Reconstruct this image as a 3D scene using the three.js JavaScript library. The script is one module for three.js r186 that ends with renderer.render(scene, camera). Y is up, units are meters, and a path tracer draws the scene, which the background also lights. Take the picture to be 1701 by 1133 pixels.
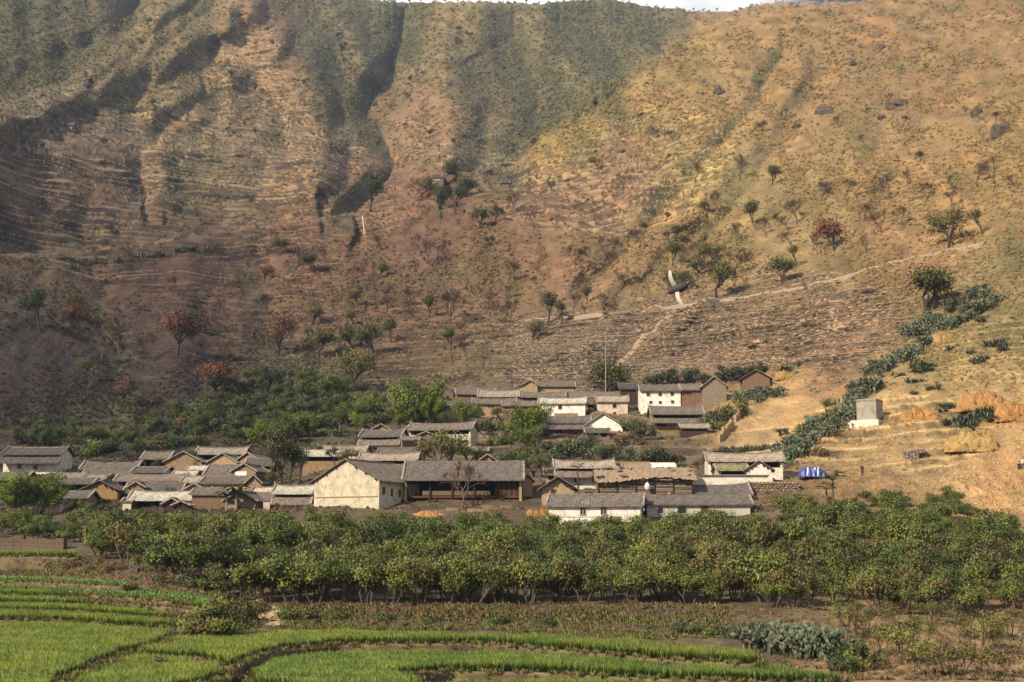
import * as THREE from 'three';
import { mergeGeometries, mergeVertices } from 'three/addons/utils/BufferGeometryUtils.js';
import { MarchingCubes } from 'three/addons/objects/MarchingCubes.js';
import { createNoise2D, createNoise3D } from 'simplex-noise';

// ---------------------------------------------------------------- camera, sky, sun, exposure
const scene = new THREE.Scene();
const F = 2200, TILT = Math.atan(333.5 / F), EYE = 12;          // focal length in pixels of the photograph, upward tilt, eye height
const camera = new THREE.PerspectiveCamera(2 * Math.atan(566.5 / F) * 180 / Math.PI, 1024 / 682, 0.5, 6000);
camera.position.set(0, EYE, 0);
camera.rotation.set(TILT, 0, 0);
scene.add(camera);

const renderer = new THREE.WebGLRenderer({ antialias: true });
renderer.setSize(1024, 682);
renderer.toneMapping = THREE.LinearToneMapping;
renderer.toneMappingExposure = 1.32;
renderer.shadowMap.enabled = true;

const SUN = new THREE.Vector3(-0.58, 0.53, 0.6).normalize();
const sun = new THREE.DirectionalLight(new THREE.Color(1, 0.87, 0.68), 5);
sun.position.copy(SUN).multiplyScalar(600).add(new THREE.Vector3(0, 0, -250));
sun.target.position.set(0, 0, -250);
sun.castShadow = true;
sun.shadow.mapSize.set(4096, 4096);
Object.assign(sun.shadow.camera, { left: -500, right: 500, top: 500, bottom: -500, near: 10, far: 2500 });
scene.add(sun, sun.target);

{ // hazy blue sky, paler towards the horizon, with thin white cloud
  const W = 512, Hh = 256, data = new Float32Array(W * Hh * 4), n3 = createNoise3D(mul(77));
  for (let j = 0; j < Hh; j++) for (let i = 0; i < W; i++) {
    const up = ((j + 0.5) / Hh - 0.5) * Math.PI, a = (i + 0.5) / W * 2 * Math.PI - Math.PI;
    const x = Math.cos(a) * Math.cos(up), y = Math.sin(up), z = Math.sin(a) * Math.cos(up);
    const t = Math.pow(1 - Math.max(0, y), 3.2);
    let c = [0.15 + 0.5 * t, 0.25 + 0.47 * t, 0.47 + 0.31 * t];
    if (y < 0) c = c.map((v) => v * (1 - 0.6 * Math.min(1, -y * 3)));
    const k = 1 / (Math.max(0.05, y) + 0.22);
    const n = n3(x * k * 1.5 + 2.1, y * 2, z * k * 1.5) + 0.5 * n3(x * k * 3.4, y * 4 + 9, z * k * 3.4) + 0.25 * n3(x * k * 8, y * 8, z * k * 8) + 0.12 * n3(x * k * 17, y * 8, z * k * 17);
    const cl = y > 0 ? sstep(-0.15, 0.55, n) : 0;
    for (let q = 0; q < 3; q++) data[(j * W + i) * 4 + q] = c[q] + (([4.2, 4.15, 4.1][q]) - c[q]) * cl * 0.85;
    data[(j * W + i) * 4 + 3] = 1;
  }
  const sky = new THREE.DataTexture(data, W, Hh, THREE.RGBAFormat, THREE.FloatType);
  sky.mapping = THREE.EquirectangularReflectionMapping;
  sky.magFilter = THREE.LinearFilter; sky.needsUpdate = true;
  scene.background = sky; scene.environment = sky;
  scene.environmentIntensity = scene.backgroundIntensity = 0.28;
}
scene.fog = new THREE.FogExp2(new THREE.Color(0.55, 0.7, 1.0), 0.0001);

// ---------------------------------------------------------------- helpers
function mul(a) { return () => { a |= 0; a = (a + 0x6d2b79f5) | 0; let t = Math.imul(a ^ (a >>> 15), 1 | a); t = (t + Math.imul(t ^ (t >>> 7), 61 | t)) ^ t; return ((t ^ (t >>> 14)) >>> 0) / 4294967296; }; }
function clamp(x, a = 0, b = 1) { return Math.min(b, Math.max(a, x)); }
const mix = (a, b, t) => a + (b - a) * t;
function sstep(a, b, x) { const t = clamp((x - a) / (b - a)); return t * t * (3 - 2 * t); }
const noise = createNoise2D(mul(11)), noise3 = createNoise3D(mul(12));
const fbm = (x, y, o = 4) => { let s = 0, a = 0.5; for (let i = 0; i < o; i++) { s += a * noise(x, y); x = x * 2.03 + 17.1; y = y * 2.03 - 9.7; a *= 0.5; } return s; };
const CT = Math.cos(TILT), ST = Math.sin(TILT);
function pt(px, py, d, out = new THREE.Vector3()) {               // the point at distance d (along -z) on the sight line through a pixel
  const cx = (px - 850.5) / F, cy = (566.5 - py) / F, Z = CT - cy * ST;
  return out.set(d * cx / Z, EYE + d * (cy * CT + ST) / Z, -d);
}
function pix(p) {                                                 // the pixel that shows a point
  const x = p.x, y = p.y - EYE, z = -p.z, Z = z * CT + y * ST, Y = y * CT - z * ST;
  return [850.5 + F * x / Z, 566.5 - F * Y / Z];
}
function onPlane(px, py, y) {                                     // the point at height y (relative to the eye) on the sight line through a pixel
  const cx = (px - 850.5) / F, cy = (566.5 - py) / F, Z = CT - cy * ST;
  return pt(px, py, y * Z / (cy * CT + ST));
}
const used = new Map();
function numbered(n) { const k = used.get(n) ?? 0; used.set(n, k + 1); return k ? n + '_' + String(k).padStart(3, '0') : n; }
function base(name, label, category, p, turn = 0, group) {
  const g = new THREE.Group(); g.name = numbered(name); scene.add(g);
  g.position.copy(p); g.rotation.y = turn; tag(g, label, category, group); return g;
}
function tag(o, label, category, group, kind) {
  if (label) o.userData.label = label;
  if (category) o.userData.category = category;
  if (group) o.userData.group = group;
  if (kind) o.userData.kind = kind;
  return o;
}
function part(name, geo, mat, parent, label) {
  const m = new THREE.Mesh(geo, mat); m.castShadow = m.receiveShadow = true;
  if (parent) { const same = parent.children.filter((c) => c.name.replace(/_\d{3}$/, '') === name).length; m.name = same ? name + '_' + String(same).padStart(3, '0') : name; parent.add(m); }
  else { m.name = numbered(name); scene.add(m); }
  if (label) m.userData.label = label;
  return m;
}
function copyOf(src, name, label, p, turn, scale, group) {
  const c = src.clone(); c.name = numbered(name); scene.add(c); c.position.copy(p); c.rotation.y = turn;
  if (Array.isArray(scale)) c.scale.set(...scale); else c.scale.setScalar(scale);
  c.userData = { label, category: src.userData.category };
  if (group) c.userData.group = group;
  return c;
}
class GB {                                                        // collects triangles with colours
  constructor() { this.p = []; this.n = []; this.c = []; this.uv = []; }
  tri(a, b, c, na, nb, nc, col) { for (const [v, n] of [[a, na], [b, nb], [c, nc]]) { this.p.push(v[0], v[1], v[2]); if (n) this.n.push(n[0], n[1], n[2]); if (col) this.c.push(col[0], col[1], col[2]); } return this; }
  build() {
    const g = new THREE.BufferGeometry();
    g.setAttribute('position', new THREE.Float32BufferAttribute(this.p, 3));
    if (this.n.length) g.setAttribute('normal', new THREE.Float32BufferAttribute(this.n, 3));
    if (this.c.length) g.setAttribute('color', new THREE.Float32BufferAttribute(this.c, 3));
    return g;
  }
}
const plain = (g) => { const q = g.index ? g.toNonIndexed() : g; for (const k of Object.keys(q.attributes)) if (!['position', 'normal', 'uv'].includes(k)) q.deleteAttribute(k); return q; };
const join = (list) => mergeGeometries(list.map(plain));
function box(x0, x1, y0, y1, z0, z1) {
  const g = new THREE.BoxGeometry(x1 - x0, y1 - y0, z1 - z0); g.translate((x0 + x1) / 2, (y0 + y1) / 2, (z0 + z1) / 2);
  metre(g); return g;
}
function metre(g) {                                               // uv in metres from positions and normals
  const p = g.attributes.position, n = g.attributes.normal, uv = new Float32Array(p.count * 2);
  for (let i = 0; i < p.count; i++) {
    const nx = Math.abs(n.getX(i)), ny = Math.abs(n.getY(i)), nz = Math.abs(n.getZ(i));
    if (ny > nx && ny > nz) { uv[2 * i] = p.getX(i); uv[2 * i + 1] = p.getZ(i); } else if (nx > nz) { uv[2 * i] = p.getZ(i); uv[2 * i + 1] = p.getY(i); } else { uv[2 * i] = p.getX(i); uv[2 * i + 1] = p.getY(i); }
  }
  g.setAttribute('uv', new THREE.BufferAttribute(uv, 2)); return g;
}
function tube(a, b, r0, r1, seg = 5) {                            // tapered limb from a to b
  const A = new THREE.Vector3(...a), B = new THREE.Vector3(...b), L = A.distanceTo(B);
  const g = new THREE.CylinderGeometry(r1, r0, L, seg, 1, false); g.translate(0, L / 2, 0);
  g.applyQuaternion(new THREE.Quaternion().setFromUnitVectors(new THREE.Vector3(0, 1, 0), B.sub(A).normalize())); g.translate(A.x, A.y, A.z); return g;
}
// ---------------------------------------------------------------- textures and materials
function noiseTexture(S, f, rep) {                                // f(u, v) -> [r, g, b] in 0..1 linear-ish bytes, tileable by blending
  const d = new Uint8Array(S * S * 4);
  for (let y = 0; y < S; y++) for (let x = 0; x < S; x++) { const c = f(x / S, y / S); for (let k = 0; k < 3; k++) d[(y * S + x) * 4 + k] = clamp(c[k]) * 255; d[(y * S + x) * 4 + 3] = 255; }
  const t = new THREE.DataTexture(d, S, S); t.wrapS = t.wrapT = THREE.RepeatWrapping; t.magFilter = THREE.LinearFilter; t.repeat.set(1 / rep, 1 / rep); t.needsUpdate = true; return t;
}
const TAU = Math.PI * 2;
const loop = (u, v, s, o) => { // tileable noise on a torus
  let r = 0, a = 0.5; for (let i = 0; i < o; i++) { const R = s / TAU; r += a * noise3(Math.cos(u * TAU) * R + 3.1 * i + R * Math.sin(v * TAU) * 0.6, Math.sin(u * TAU) * R + R * Math.cos(v * TAU) * 0.6, Math.sin(v * TAU) * R * 0.8 - Math.cos(v * TAU) * R * 0.5 + i * 5); s *= 2; a *= 0.5; } return r; };
const plasterTex = noiseTexture(256, (u, v) => { const a = loop(u, v, 5, 4), b = loop(u + 0.3, v * 0.35, 22, 3), k = 0.88 + 0.36 * a + 0.26 * b; return [k, k * (0.985 + 0.06 * a), k * (0.95 + 0.12 * a)]; }, 6);
const adobeTex = noiseTexture(256, (u, v) => { const a = loop(u, v, 7, 4), b = loop(u, v, 40, 2), l = Math.sin(v * TAU * 9 + a * 1.5) * 0.05, k = 0.86 + 0.26 * a + 0.2 * b + l; return [k, k * (0.98 + 0.05 * a), k * (0.95 + 0.1 * b)]; }, 4);
const tileTex = noiseTexture(256, (u, v) => { const a = loop(u, v, 6, 3), b = loop(u, v, 60, 2), k = 0.8 + 0.7 * a + 0.6 * b; return [k, k * 0.99, k * (0.98 + 0.05 * a)]; }, 5);
const soilTex = noiseTexture(512, (u, v) => { const a = loop(u, v, 12, 5), b = loop(u, v, 90, 2), k = 0.82 + 0.38 * a + 0.38 * b; return [k, k * (0.98 + 0.06 * a), k * (0.96 + 0.08 * b)]; }, 9);
const woodTex = noiseTexture(256, (u, v) => { const a = loop(u * 0.5, v, 30, 3), b = loop(u, v, 8, 2), k = 0.82 + 0.35 * a + 0.2 * b; return [k, k * 0.97, k * 0.94]; }, 2);
const std = (c, o = {}) => new THREE.MeshStandardMaterial({ color: new THREE.Color().setRGB(...c), roughness: 0.92, metalness: 0, side: THREE.DoubleSide, ...o });
const wallMat = (c, t = plasterTex, b = 0.03) => std(c, { map: t, bumpMap: t, bumpScale: b });
const M = {
  cream: wallMat([0.55, 0.49, 0.37]), creamWarm: wallMat([0.5, 0.39, 0.25]), white: wallMat([0.72, 0.66, 0.58]), whiteBright: wallMat([0.86, 0.82, 0.74]), grey: wallMat([0.5, 0.46, 0.4]), pinkish: wallMat([0.64, 0.5, 0.42]),
  adobe: wallMat([0.3, 0.2, 0.12], adobeTex, 0.05), adobeTan: wallMat([0.4, 0.29, 0.17], adobeTex, 0.05), adobeRed: wallMat([0.21, 0.125, 0.08], adobeTex, 0.05), adobeGrey: wallMat([0.26, 0.2, 0.15], adobeTex, 0.05), ochre: wallMat([0.31, 0.19, 0.085], adobeTex, 0.05), yellow: wallMat([0.6, 0.36, 0.09], plasterTex),
  roof: std([0.155, 0.13, 0.112], { map: tileTex }), roofPale: std([0.36, 0.295, 0.235], { map: tileTex }), roofWhite: std([0.62, 0.55, 0.46], { map: tileTex }), roofDark: std([0.1, 0.085, 0.08], { map: tileTex }), roofWarm: std([0.215, 0.17, 0.135], { map: tileTex }), roofMoss: std([0.27, 0.25, 0.12], { map: tileTex }), thatch: std([0.33, 0.24, 0.16], { map: adobeTex, bumpMap: adobeTex, bumpScale: 0.06 }),
  ridge: std([0.24, 0.2, 0.17], { map: tileTex }), verge: std([0.36, 0.31, 0.26], { map: tileTex }), vergeDark: std([0.14, 0.11, 0.1], { map: tileTex }),
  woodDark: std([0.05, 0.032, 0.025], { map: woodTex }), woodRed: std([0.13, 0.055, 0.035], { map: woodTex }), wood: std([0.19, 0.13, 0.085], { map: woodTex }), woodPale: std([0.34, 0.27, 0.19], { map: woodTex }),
  pane: new THREE.MeshPhysicalMaterial({ color: new THREE.Color().setRGB(0.02, 0.022, 0.028), roughness: 0.25 }), hole: std([0.012, 0.011, 0.011]), frame: std([0.24, 0.2, 0.17]),  // openings get a flat near-black sheet; their dark inside is painted
  stone: std([0.3, 0.26, 0.22], { map: adobeTex, bumpMap: adobeTex, bumpScale: 0.05 }), rock: std([0.12, 0.09, 0.07], { map: adobeTex, bumpMap: adobeTex, bumpScale: 0.1 }), concrete: wallMat([0.34, 0.31, 0.26]),
  bankSoil: wallMat([0.12, 0.085, 0.055], adobeTex, 0.1),
  bark: std([0.13, 0.095, 0.07], { map: woodTex }), barkDark: std([0.06, 0.042, 0.034], { map: woodTex }), barkPale: std([0.42, 0.37, 0.3], { map: woodTex }),
};
// ---------------------------------------------------------------- the land: one sheet from the fields to the skyline
const XS = [-500, 0, 200, 400, 600, 700, 800, 900, 1000, 1100, 1200, 1300, 1400, 1550, 1701, 2200];
// each line of the land: heights in the picture and distances at the columns XS; the unseen leftmost column is raised to add shade
const LINES = [
  { rows: 6, y: [1340, 1340, 1340, 1340, 1340, 1340, 1340, 1340, 1340, 1340, 1340, 1340, 1340, 1340, 1340, 1340], d: [55, 55, 55, 55, 55, 55, 55, 55, 55, 55, 55, 55, 55, 55, 55, 55] },
  { rows: 34, y: [1152, 1152, 1152, 1155, 1158, 1158, 1158, 1158, 1158, 1158, 1156, 1152, 1146, 1140, 1138, 1138], d: [80, 80, 80, 80, 80, 80, 80, 80, 80, 80, 80, 80, 80, 80, 80, 80] },
  { rows: 12, y: [1020, 1024, 1030, 1034, 1036, 1037, 1038, 1040, 1041, 1041, 1040, 1060, 1088, 1105, 1120, 1120], d: [112, 110, 110, 109, 110, 110, 110, 110, 110, 109, 108, 100, 90, 87, 85, 85] },
  { rows: 56, y: [955, 950, 947, 990, 1000, 1003, 1006, 1008, 1010, 1010, 1006, 1025, 1050, 1070, 1085, 1085], d: [150, 143, 126, 113, 112, 112, 112, 112, 112, 113, 114, 108, 102, 98, 96, 96] },
  { rows: 44, y: [850, 857, 858, 855, 850, 850, 852, 858, 868, 870, 864, 842, 816, 818, 868, 880], d: [190, 185, 185, 182, 180, 179, 178, 175, 172, 170, 172, 178, 182, 182, 174, 165] },
  { rows: 3, y: [720, 775, 770, 767, 775, 782, 790, 795, 800, 802, 802, 797, 792, 789, 779, 740], d: [250, 245, 245, 245, 215, 208, 205, 200, 196, 194, 193, 192, 190, 188, 190, 190] },
  { rows: 56, y: [712, 771, 766, 763, 771, 778, 786, 792, 797, 799, 800, 796, 791, 788, 778, 739], d: [255, 250, 250, 250, 220, 212, 209, 204, 200, 198, 197, 196, 196, 194, 196, 196] },
  { rows: 96, y: [480, 703, 703, 690, 665, 658, 655, 654, 655, 657, 660, 660, 650, 640, 600, 480], d: [250, 285, 300, 310, 320, 322, 320, 316, 310, 300, 290, 272, 255, 245, 240, 230] },
  { rows: 110, y: [260, 520, 520, 530, 535, 537, 535, 530, 520, 509, 496, 478, 457, 425, 372, 240], d: [290, 365, 410, 425, 420, 410, 400, 392, 380, 371, 360, 350, 338, 322, 305, 290] },
  { rows: 8, y: [120, 428, 413, 384, 352, 343, 358, 372, 390, 366, 340, 315, 290, 255, 210, 60], d: [330, 450, 510, 535, 540, 540, 530, 512, 490, 474, 460, 450, 440, 425, 405, 380] },
  { rows: 80, y: [100, 418, 403, 379, 357, 352, 362, 366, 370, 335, 300, 275, 250, 215, 165, 20], d: [355, 490, 560, 610, 640, 630, 600, 570, 540, 525, 510, 500, 490, 470, 450, 420] },
  { rows: 12, y: [-60, 250, 250, 250, 264, 285, 281, 214, 145, 86, 36, 21, 8, -25, -70, -250], d: [420, 590, 690, 780, 850, 770, 720, 745, 800, 845, 885, 905, 925, 905, 865, 705] },
  { rows: 90, y: [-140, 190, 210, 238, 262, 280, 290, 250, 200, 150, 95, 65, 45, 25, 0, -100], d: [480, 680, 790, 860, 900, 880, 870, 960, 1060, 1160, 1260, 1310, 1360, 1360, 1310, 1100] },
  { rows: 56, y: [-200, 60, 60, 65, 85, 90, 90, 85, 80, 66, 50, 40, 32, 12, -10, -120], d: [700, 960, 1070, 1170, 1260, 1310, 1320, 1360, 1410, 1460, 1510, 1560, 1610, 1610, 1560, 1400] },
  { rows: 4, y: [-360, -150, -120, -60, -2, 4, 3, 6, -2, 14, 19, 3, 3, -30, -60, -150], d: [1000, 1300, 1400, 1460, 1510, 1520, 1550, 1560, 1600, 1650, 1700, 1800, 1850, 1850, 1800, 1650] },
  { rows: 0, y: [-250, -90, -60, 0, 60, 65, 65, 66, 60, 75, 80, 65, 65, 30, 0, -90], d: [1400, 1700, 1800, 1860, 1900, 1900, 1950, 1950, 2000, 2050, 2100, 2200, 2250, 2250, 2200, 2050] },
];
function pchip(xs, ys) {
  const n = xs.length, h = [], s = [], m = [];
  for (let i = 0; i < n - 1; i++) { h[i] = xs[i + 1] - xs[i]; s[i] = (ys[i + 1] - ys[i]) / h[i]; }
  m[0] = s[0]; m[n - 1] = s[n - 2];
  for (let i = 1; i < n - 1; i++) m[i] = s[i - 1] * s[i] <= 0 ? 0 : 3 * (h[i - 1] + h[i]) / ((2 * h[i] + h[i - 1]) / s[i - 1] + (h[i] + 2 * h[i - 1]) / s[i]);
  return (x) => { let i = 0; while (i < n - 2 && x > xs[i + 1]) i++; const t = (x - xs[i]) / h[i], a = t * t * t, b = t * t; return ys[i] * (2 * a - 3 * b + 1) + ys[i + 1] * (3 * b - 2 * a) + h[i] * (m[i] * (a - 2 * b + t) + m[i + 1] * (a - b)); };
}
const lineY = LINES.map((l) => pchip(XS, l.y)), lineD = LINES.map((l) => pchip(XS, l.d));
// spurs (+) and gullies (-): strokes across the far slopes, [width left, width right, metres, points...]
const STROKES = [
  [70, 55, 60, [-60, 215], [40, 178], [150, 140], [255, 95], [330, 48], [420, 5], [480, -60]],
  [55, 40, -60, [-60, 170], [60, 150], [160, 100], [215, 60], [235, -20], [260, -90]],
  [40, 22, 42, [150, 118], [205, 78], [260, 35], [320, -20], [380, -90]],
  [22, 22, -26, [250, 98], [290, 62], [340, 22], [400, -40]],
  [95, 42, 50, [430, 10], [470, 70], [505, 120], [535, 175], [545, 240], [530, 300]],
  [34, 70, -70, [675, 0], [668, 50], [655, 100], [632, 140], [608, 180], [622, 215], [648, 245], [655, 272], [640, 300], [610, 330], [585, 350]],
  [60, 34, -34, [535, 40], [560, 90], [585, 140], [604, 180]],
  [30, 30, 24, [560, 30], [600, 80], [625, 130]],
  [95, 60, 62, [800, 20], [775, 70], [745, 110], [760, 160], [760, 215], [735, 280]],
  [50, 60, -42, [850, 60], [880, 120], [895, 180], [890, 235], [850, 275]],
  [60, 45, 40, [900, 10], [905, 60], [950, 105], [985, 130]],
  [40, 40, -26, [980, 40], [1010, 80], [1040, 110]],
  [50, 40, 26, [250, 180], [330, 150], [420, 105], [460, 70]],
  [28, 60, -26, [330, 165], [300, 195], [270, 215], [240, 255], [238, 320]],
  [50, 40, 22, [330, 190], [280, 220], [262, 260], [270, 330]],
  [26, 26, -12, [470, 200], [480, 260], [515, 330]],
  // the right-hand slope
  [26, 46, -17, [1300, 95], [1235, 200], [1170, 270], [1105, 340], [1030, 420], [970, 480]],
  [46, 30, 12, [1330, 110], [1265, 210], [1200, 285], [1140, 360], [1075, 425], [1000, 490]],
  [26, 30, -13, [1370, 120], [1290, 250], [1230, 330], [1150, 420]],
  [30, 30, -10, [1480, 175], [1450, 260], [1380, 330], [1290, 360]],
  [40, 40, -10, [1620, 90], [1540, 200], [1480, 300], [1450, 370]],
  [30, 24, -8, [1060, 505], [1090, 560], [1010, 610]], [24, 24, 6, [1180, 500], [1070, 570], [1010, 640]],
  [30, 30, -9, [840, 300], [930, 330], [1010, 350]], [60, 60, -10, [860, 480], [852, 540], [850, 620]],
  // the left slopes
  [60, 60, -12, [130, 380], [160, 480], [200, 600]], [80, 50, 10, [330, 400], [300, 500], [310, 620]], [50, 50, -8, [430, 420], [440, 520], [470, 620]],
];
const boxes = STROKES.map((s) => { const w = Math.max(s[0], s[1]), q = s.slice(3); return [Math.min(...q.map((p) => p[0])) - w, Math.max(...q.map((p) => p[0])) + w, Math.min(...q.map((p) => p[1])) - w, Math.max(...q.map((p) => p[1])) + w]; });
function spur(px, py) {
  let sum = 0;
  const wx = px + 7 * noise(px / 70, py / 70 + 5), wy = py + 6 * noise(px / 70 + 9, py / 70);
  for (let i = 0; i < STROKES.length; i++) {
    const b = boxes[i]; if (wx < b[0] || wx > b[1] || wy < b[2] || wy > b[3]) continue;
    const s = STROKES[i]; let best = 1e9, side = 1;
    for (let k = 3; k < s.length - 1; k++) {
      const [ax, ay] = s[k], [bx, by] = s[k + 1], ux = bx - ax, uy = by - ay, L = ux * ux + uy * uy, t = clamp(((wx - ax) * ux + (wy - ay) * uy) / L);
      const qx = wx - ax - ux * t, qy = wy - ay - uy * t, dd = Math.hypot(qx, qy);
      if (dd < best) { best = dd; side = qx >= 0 ? 1 : -1; }
    }
    const u = best / (side < 0 ? s[0] : s[1]);
    if (u < 1) sum += s[2] > 0 ? s[2] * (0.5 + 0.5 * Math.cos(Math.PI * u)) : s[2] * (1 - u) * (1 - 0.35 * u);
  }
  return sum;
}
// terraced ground: [centre x, y, half width, half height, metres between steps, strength]
const STEPS = [
  [170, 290, 260, 130, 3.6, 1], [430, 300, 190, 90, 3.4, 0.9], [420, 110, 90, 50, 5, 0.8], [800, 258, 70, 34, 5, 1], [990, 320, 150, 60, 4.2, 1], [1100, 250, 110, 70, 5, 0.6], [330, 430, 220, 50, 3.4, 0.9], [560, 330, 110, 60, 3.2, 0.8],
  [960, 590, 140, 60, 1.15, 1], [1150, 560, 160, 60, 1.2, 1], [1330, 530, 170, 70, 1.3, 1], [700, 570, 180, 60, 2.2, 0.8], [450, 560, 200, 80, 2.4, 0.5], [1480, 720, 140, 60, 1.8, 0.7], [1000, 740, 330, 60, 2.2, 0.5], [1600, 580, 120, 60, 2, 0.4], [400, 220, 120, 60, 3.5, 0.8],
];
function steps(px, py) {
  let w = 0, s = 0, best = 0;
  for (const b of STEPS) { const u = ((px - b[0]) / b[2]) ** 2 + ((py - b[1]) / b[3]) ** 2; if (u < 1.6) { const k = b[5] * clamp((1.6 - u) / 0.6); if (k > best) { best = k; s = b[4]; } w = Math.max(w, k); } }
  return [s || 2, w];
}
// what grows and lies where, plus shade painted in at lower left and gully flanks: [x, y, reach, r, g, b, share of green scrub]
const TINTS = [
  [60, 90, 130, .12, .105, .055, .75], [250, 60, 110, .17, .135, .065, .6], [330, 170, 110, .2, .145, .07, .5], [120, 280, 130, .17, .115, .08, .25], [420, 110, 90, .24, .155, .08, .4], [420, 240, 110, .2, .14, .08, .4], [560, 100, 70, .13, .11, .06, .7], [650, 60, 80, .14, .125, .06, .75], [760, 60, 90, .2, .16, .07, .6], [700, 190, 70, .26, .165, .09, .35], [830, 130, 80, .16, .13, .065, .6], [1000, 60, 110, .14, .13, .055, .75], [980, 150, 60, .17, .15, .06, .6], [830, 240, 60, .19, .14, .07, .45],
  [885, 205, 34, .1, .095, .05, .8], [940, 160, 30, .11, .1, .05, .8], [1000, 108, 34, .11, .105, .05, .8], [1075, 70, 34, .1, .1, .05, .85], [570, 130, 34, .13, .1, .065, .6], [615, 215, 20, .13, .1, .07, .5], [820, 120, 34, .13, .1, .06, .6],  // dark spots paint shade onto flanks turned from the sun
  [908, 248, 26, .4, .27, .1, .15], [1060, 152, 30, .4, .27, .1, .15], [1175, 82, 30, .4, .27, .1, .15], [985, 200, 26, .4, .27, .1, .15],
  [960, 260, 40, .34, .24, .09, .4], [1150, 150, 110, .33, .216, .088, .35], [1330, 130, 120, .325, .208, .088, .3], [1550, 80, 150, .305, .19, .084, .3], [1640, 220, 120, .33, .215, .093, .3], [1420, 270, 120, .33, .217, .098, .3], [1200, 300, 90, .32, .24, .1, .35], [1010, 320, 80, .25, .15, .085, .25], [1100, 400, 90, .29, .195, .09, .35], [1300, 400, 100, .32, .23, .105, .25], [1560, 340, 90, .4, .25, .11, .2],
  [120, 410, 120, .14, .085, .05, .3], [120, 575, 175, .034, .02, .017, .1], [330, 500, 120, .095, .053, .036, .15], [320, 630, 120, .044, .026, .02, .12], [560, 460, 130, .165, .092, .056, .25], [700, 410, 90, .18, .104, .064, .25], [640, 570, 110, .145, .088, .054, .35], [830, 440, 90, .225, .13, .072, .3], [800, 600, 60, .2, .14, .08, .35], [920, 580, 80, .21, .145, .095, .15], [960, 460, 80, .27, .17, .085, .3], [1130, 560, 90, .25, .165, .1, .15], [1320, 530, 110, .28, .18, .1, .15], [1480, 470, 90, .29, .18, .09, .3],  // the darkest lower-left spots paint a soft shadow into the slope colour
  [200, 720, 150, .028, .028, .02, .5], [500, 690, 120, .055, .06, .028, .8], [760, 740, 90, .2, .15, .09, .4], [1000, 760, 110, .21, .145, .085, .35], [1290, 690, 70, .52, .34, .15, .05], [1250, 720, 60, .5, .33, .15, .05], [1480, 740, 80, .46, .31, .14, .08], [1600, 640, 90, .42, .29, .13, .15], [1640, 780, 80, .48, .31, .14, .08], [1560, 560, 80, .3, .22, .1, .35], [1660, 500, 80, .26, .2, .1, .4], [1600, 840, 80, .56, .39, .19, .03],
  [100, 880, 120, .14, .1, .06, .3], [500, 900, 200, .12, .09, .05, .35], [1000, 920, 250, .13, .095, .055, .3], [1500, 900, 150, .24, .16, .08, .25], [400, 1010, 60, .34, .25, .15, .1], [800, 1020, 220, .075, .05, .03, .4], [1550, 1090, 150, .36, .23, .11, .12], [200, 1000, 150, .16, .11, .06, .4], [800, 1150, 400, .15, .1, .06, .3],
];
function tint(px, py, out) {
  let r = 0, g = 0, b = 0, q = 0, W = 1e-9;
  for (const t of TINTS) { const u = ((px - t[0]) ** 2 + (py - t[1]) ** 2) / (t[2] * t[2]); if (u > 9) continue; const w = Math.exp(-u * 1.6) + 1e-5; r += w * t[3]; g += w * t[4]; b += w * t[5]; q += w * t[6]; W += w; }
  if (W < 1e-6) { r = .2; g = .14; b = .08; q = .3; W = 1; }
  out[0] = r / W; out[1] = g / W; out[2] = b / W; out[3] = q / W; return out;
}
// --- the grid
const COLS = []; for (let x = -500; x < -30; x += 22) COLS.push(x); for (let x = -30; x <= 1731; x += 2.6) COLS.push(x); for (let x = 1750; x <= 2200; x += 24) COLS.push(x);
const NC = COLS.length, LINE_OF = []; LINES.forEach((l, i) => { for (let k = 0; k < l.rows; k++) LINE_OF.push([i, k / l.rows]); }); LINE_OF.push([LINES.length - 1, 0]);
const NR = LINE_OF.length, TY = new Float32Array(NR * NC), TD = new Float32Array(NR * NC), TP = new Float32Array(NR * NC * 3), TC = new Float32Array(NR * NC * 3), TS = new Float32Array(NR * NC);
for (let c = 0; c < NC; c++) {
  const x = COLS[c], ly = lineY.map((f) => f(x)), ld = lineD.map((f) => f(x));
  // a little wander of the lines
  for (let i = 4; i < ly.length; i++) { const k = [0, 0, 0, 0, 4, 2, 2, 8, 5, 5, 6, 5, 8, 12, 2.2, 0][i]; if (i === 14) ly[i] += 2.2 * noise(x / 16, 41) + 1.2 * noise(x / 5, 7); else ly[i] += k * noise(x / 70 + i * 9.1, i * 3.3) * 0.8; }
  const col = new Float32Array(NR);
  for (let r = 0; r < NR; r++) { const [i, t] = LINE_OF[r], j = Math.min(i + 1, LINES.length - 1); TY[r * NC + c] = mix(ly[i], ly[j], t); col[r] = mix(ld[i], ld[j], t); }
  const s2 = col.slice();
  for (let pass = 0; pass < 3; pass++) { for (let r = 30; r < NR - 2; r++) s2[r] = (col[r - 2] + 2 * col[r - 1] + 3 * col[r] + 2 * col[r + 1] + col[r + 2]) / 9; col.set(s2); }
  for (let r = 0; r < NR; r++) TD[r * NC + c] = col[r];
}
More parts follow.
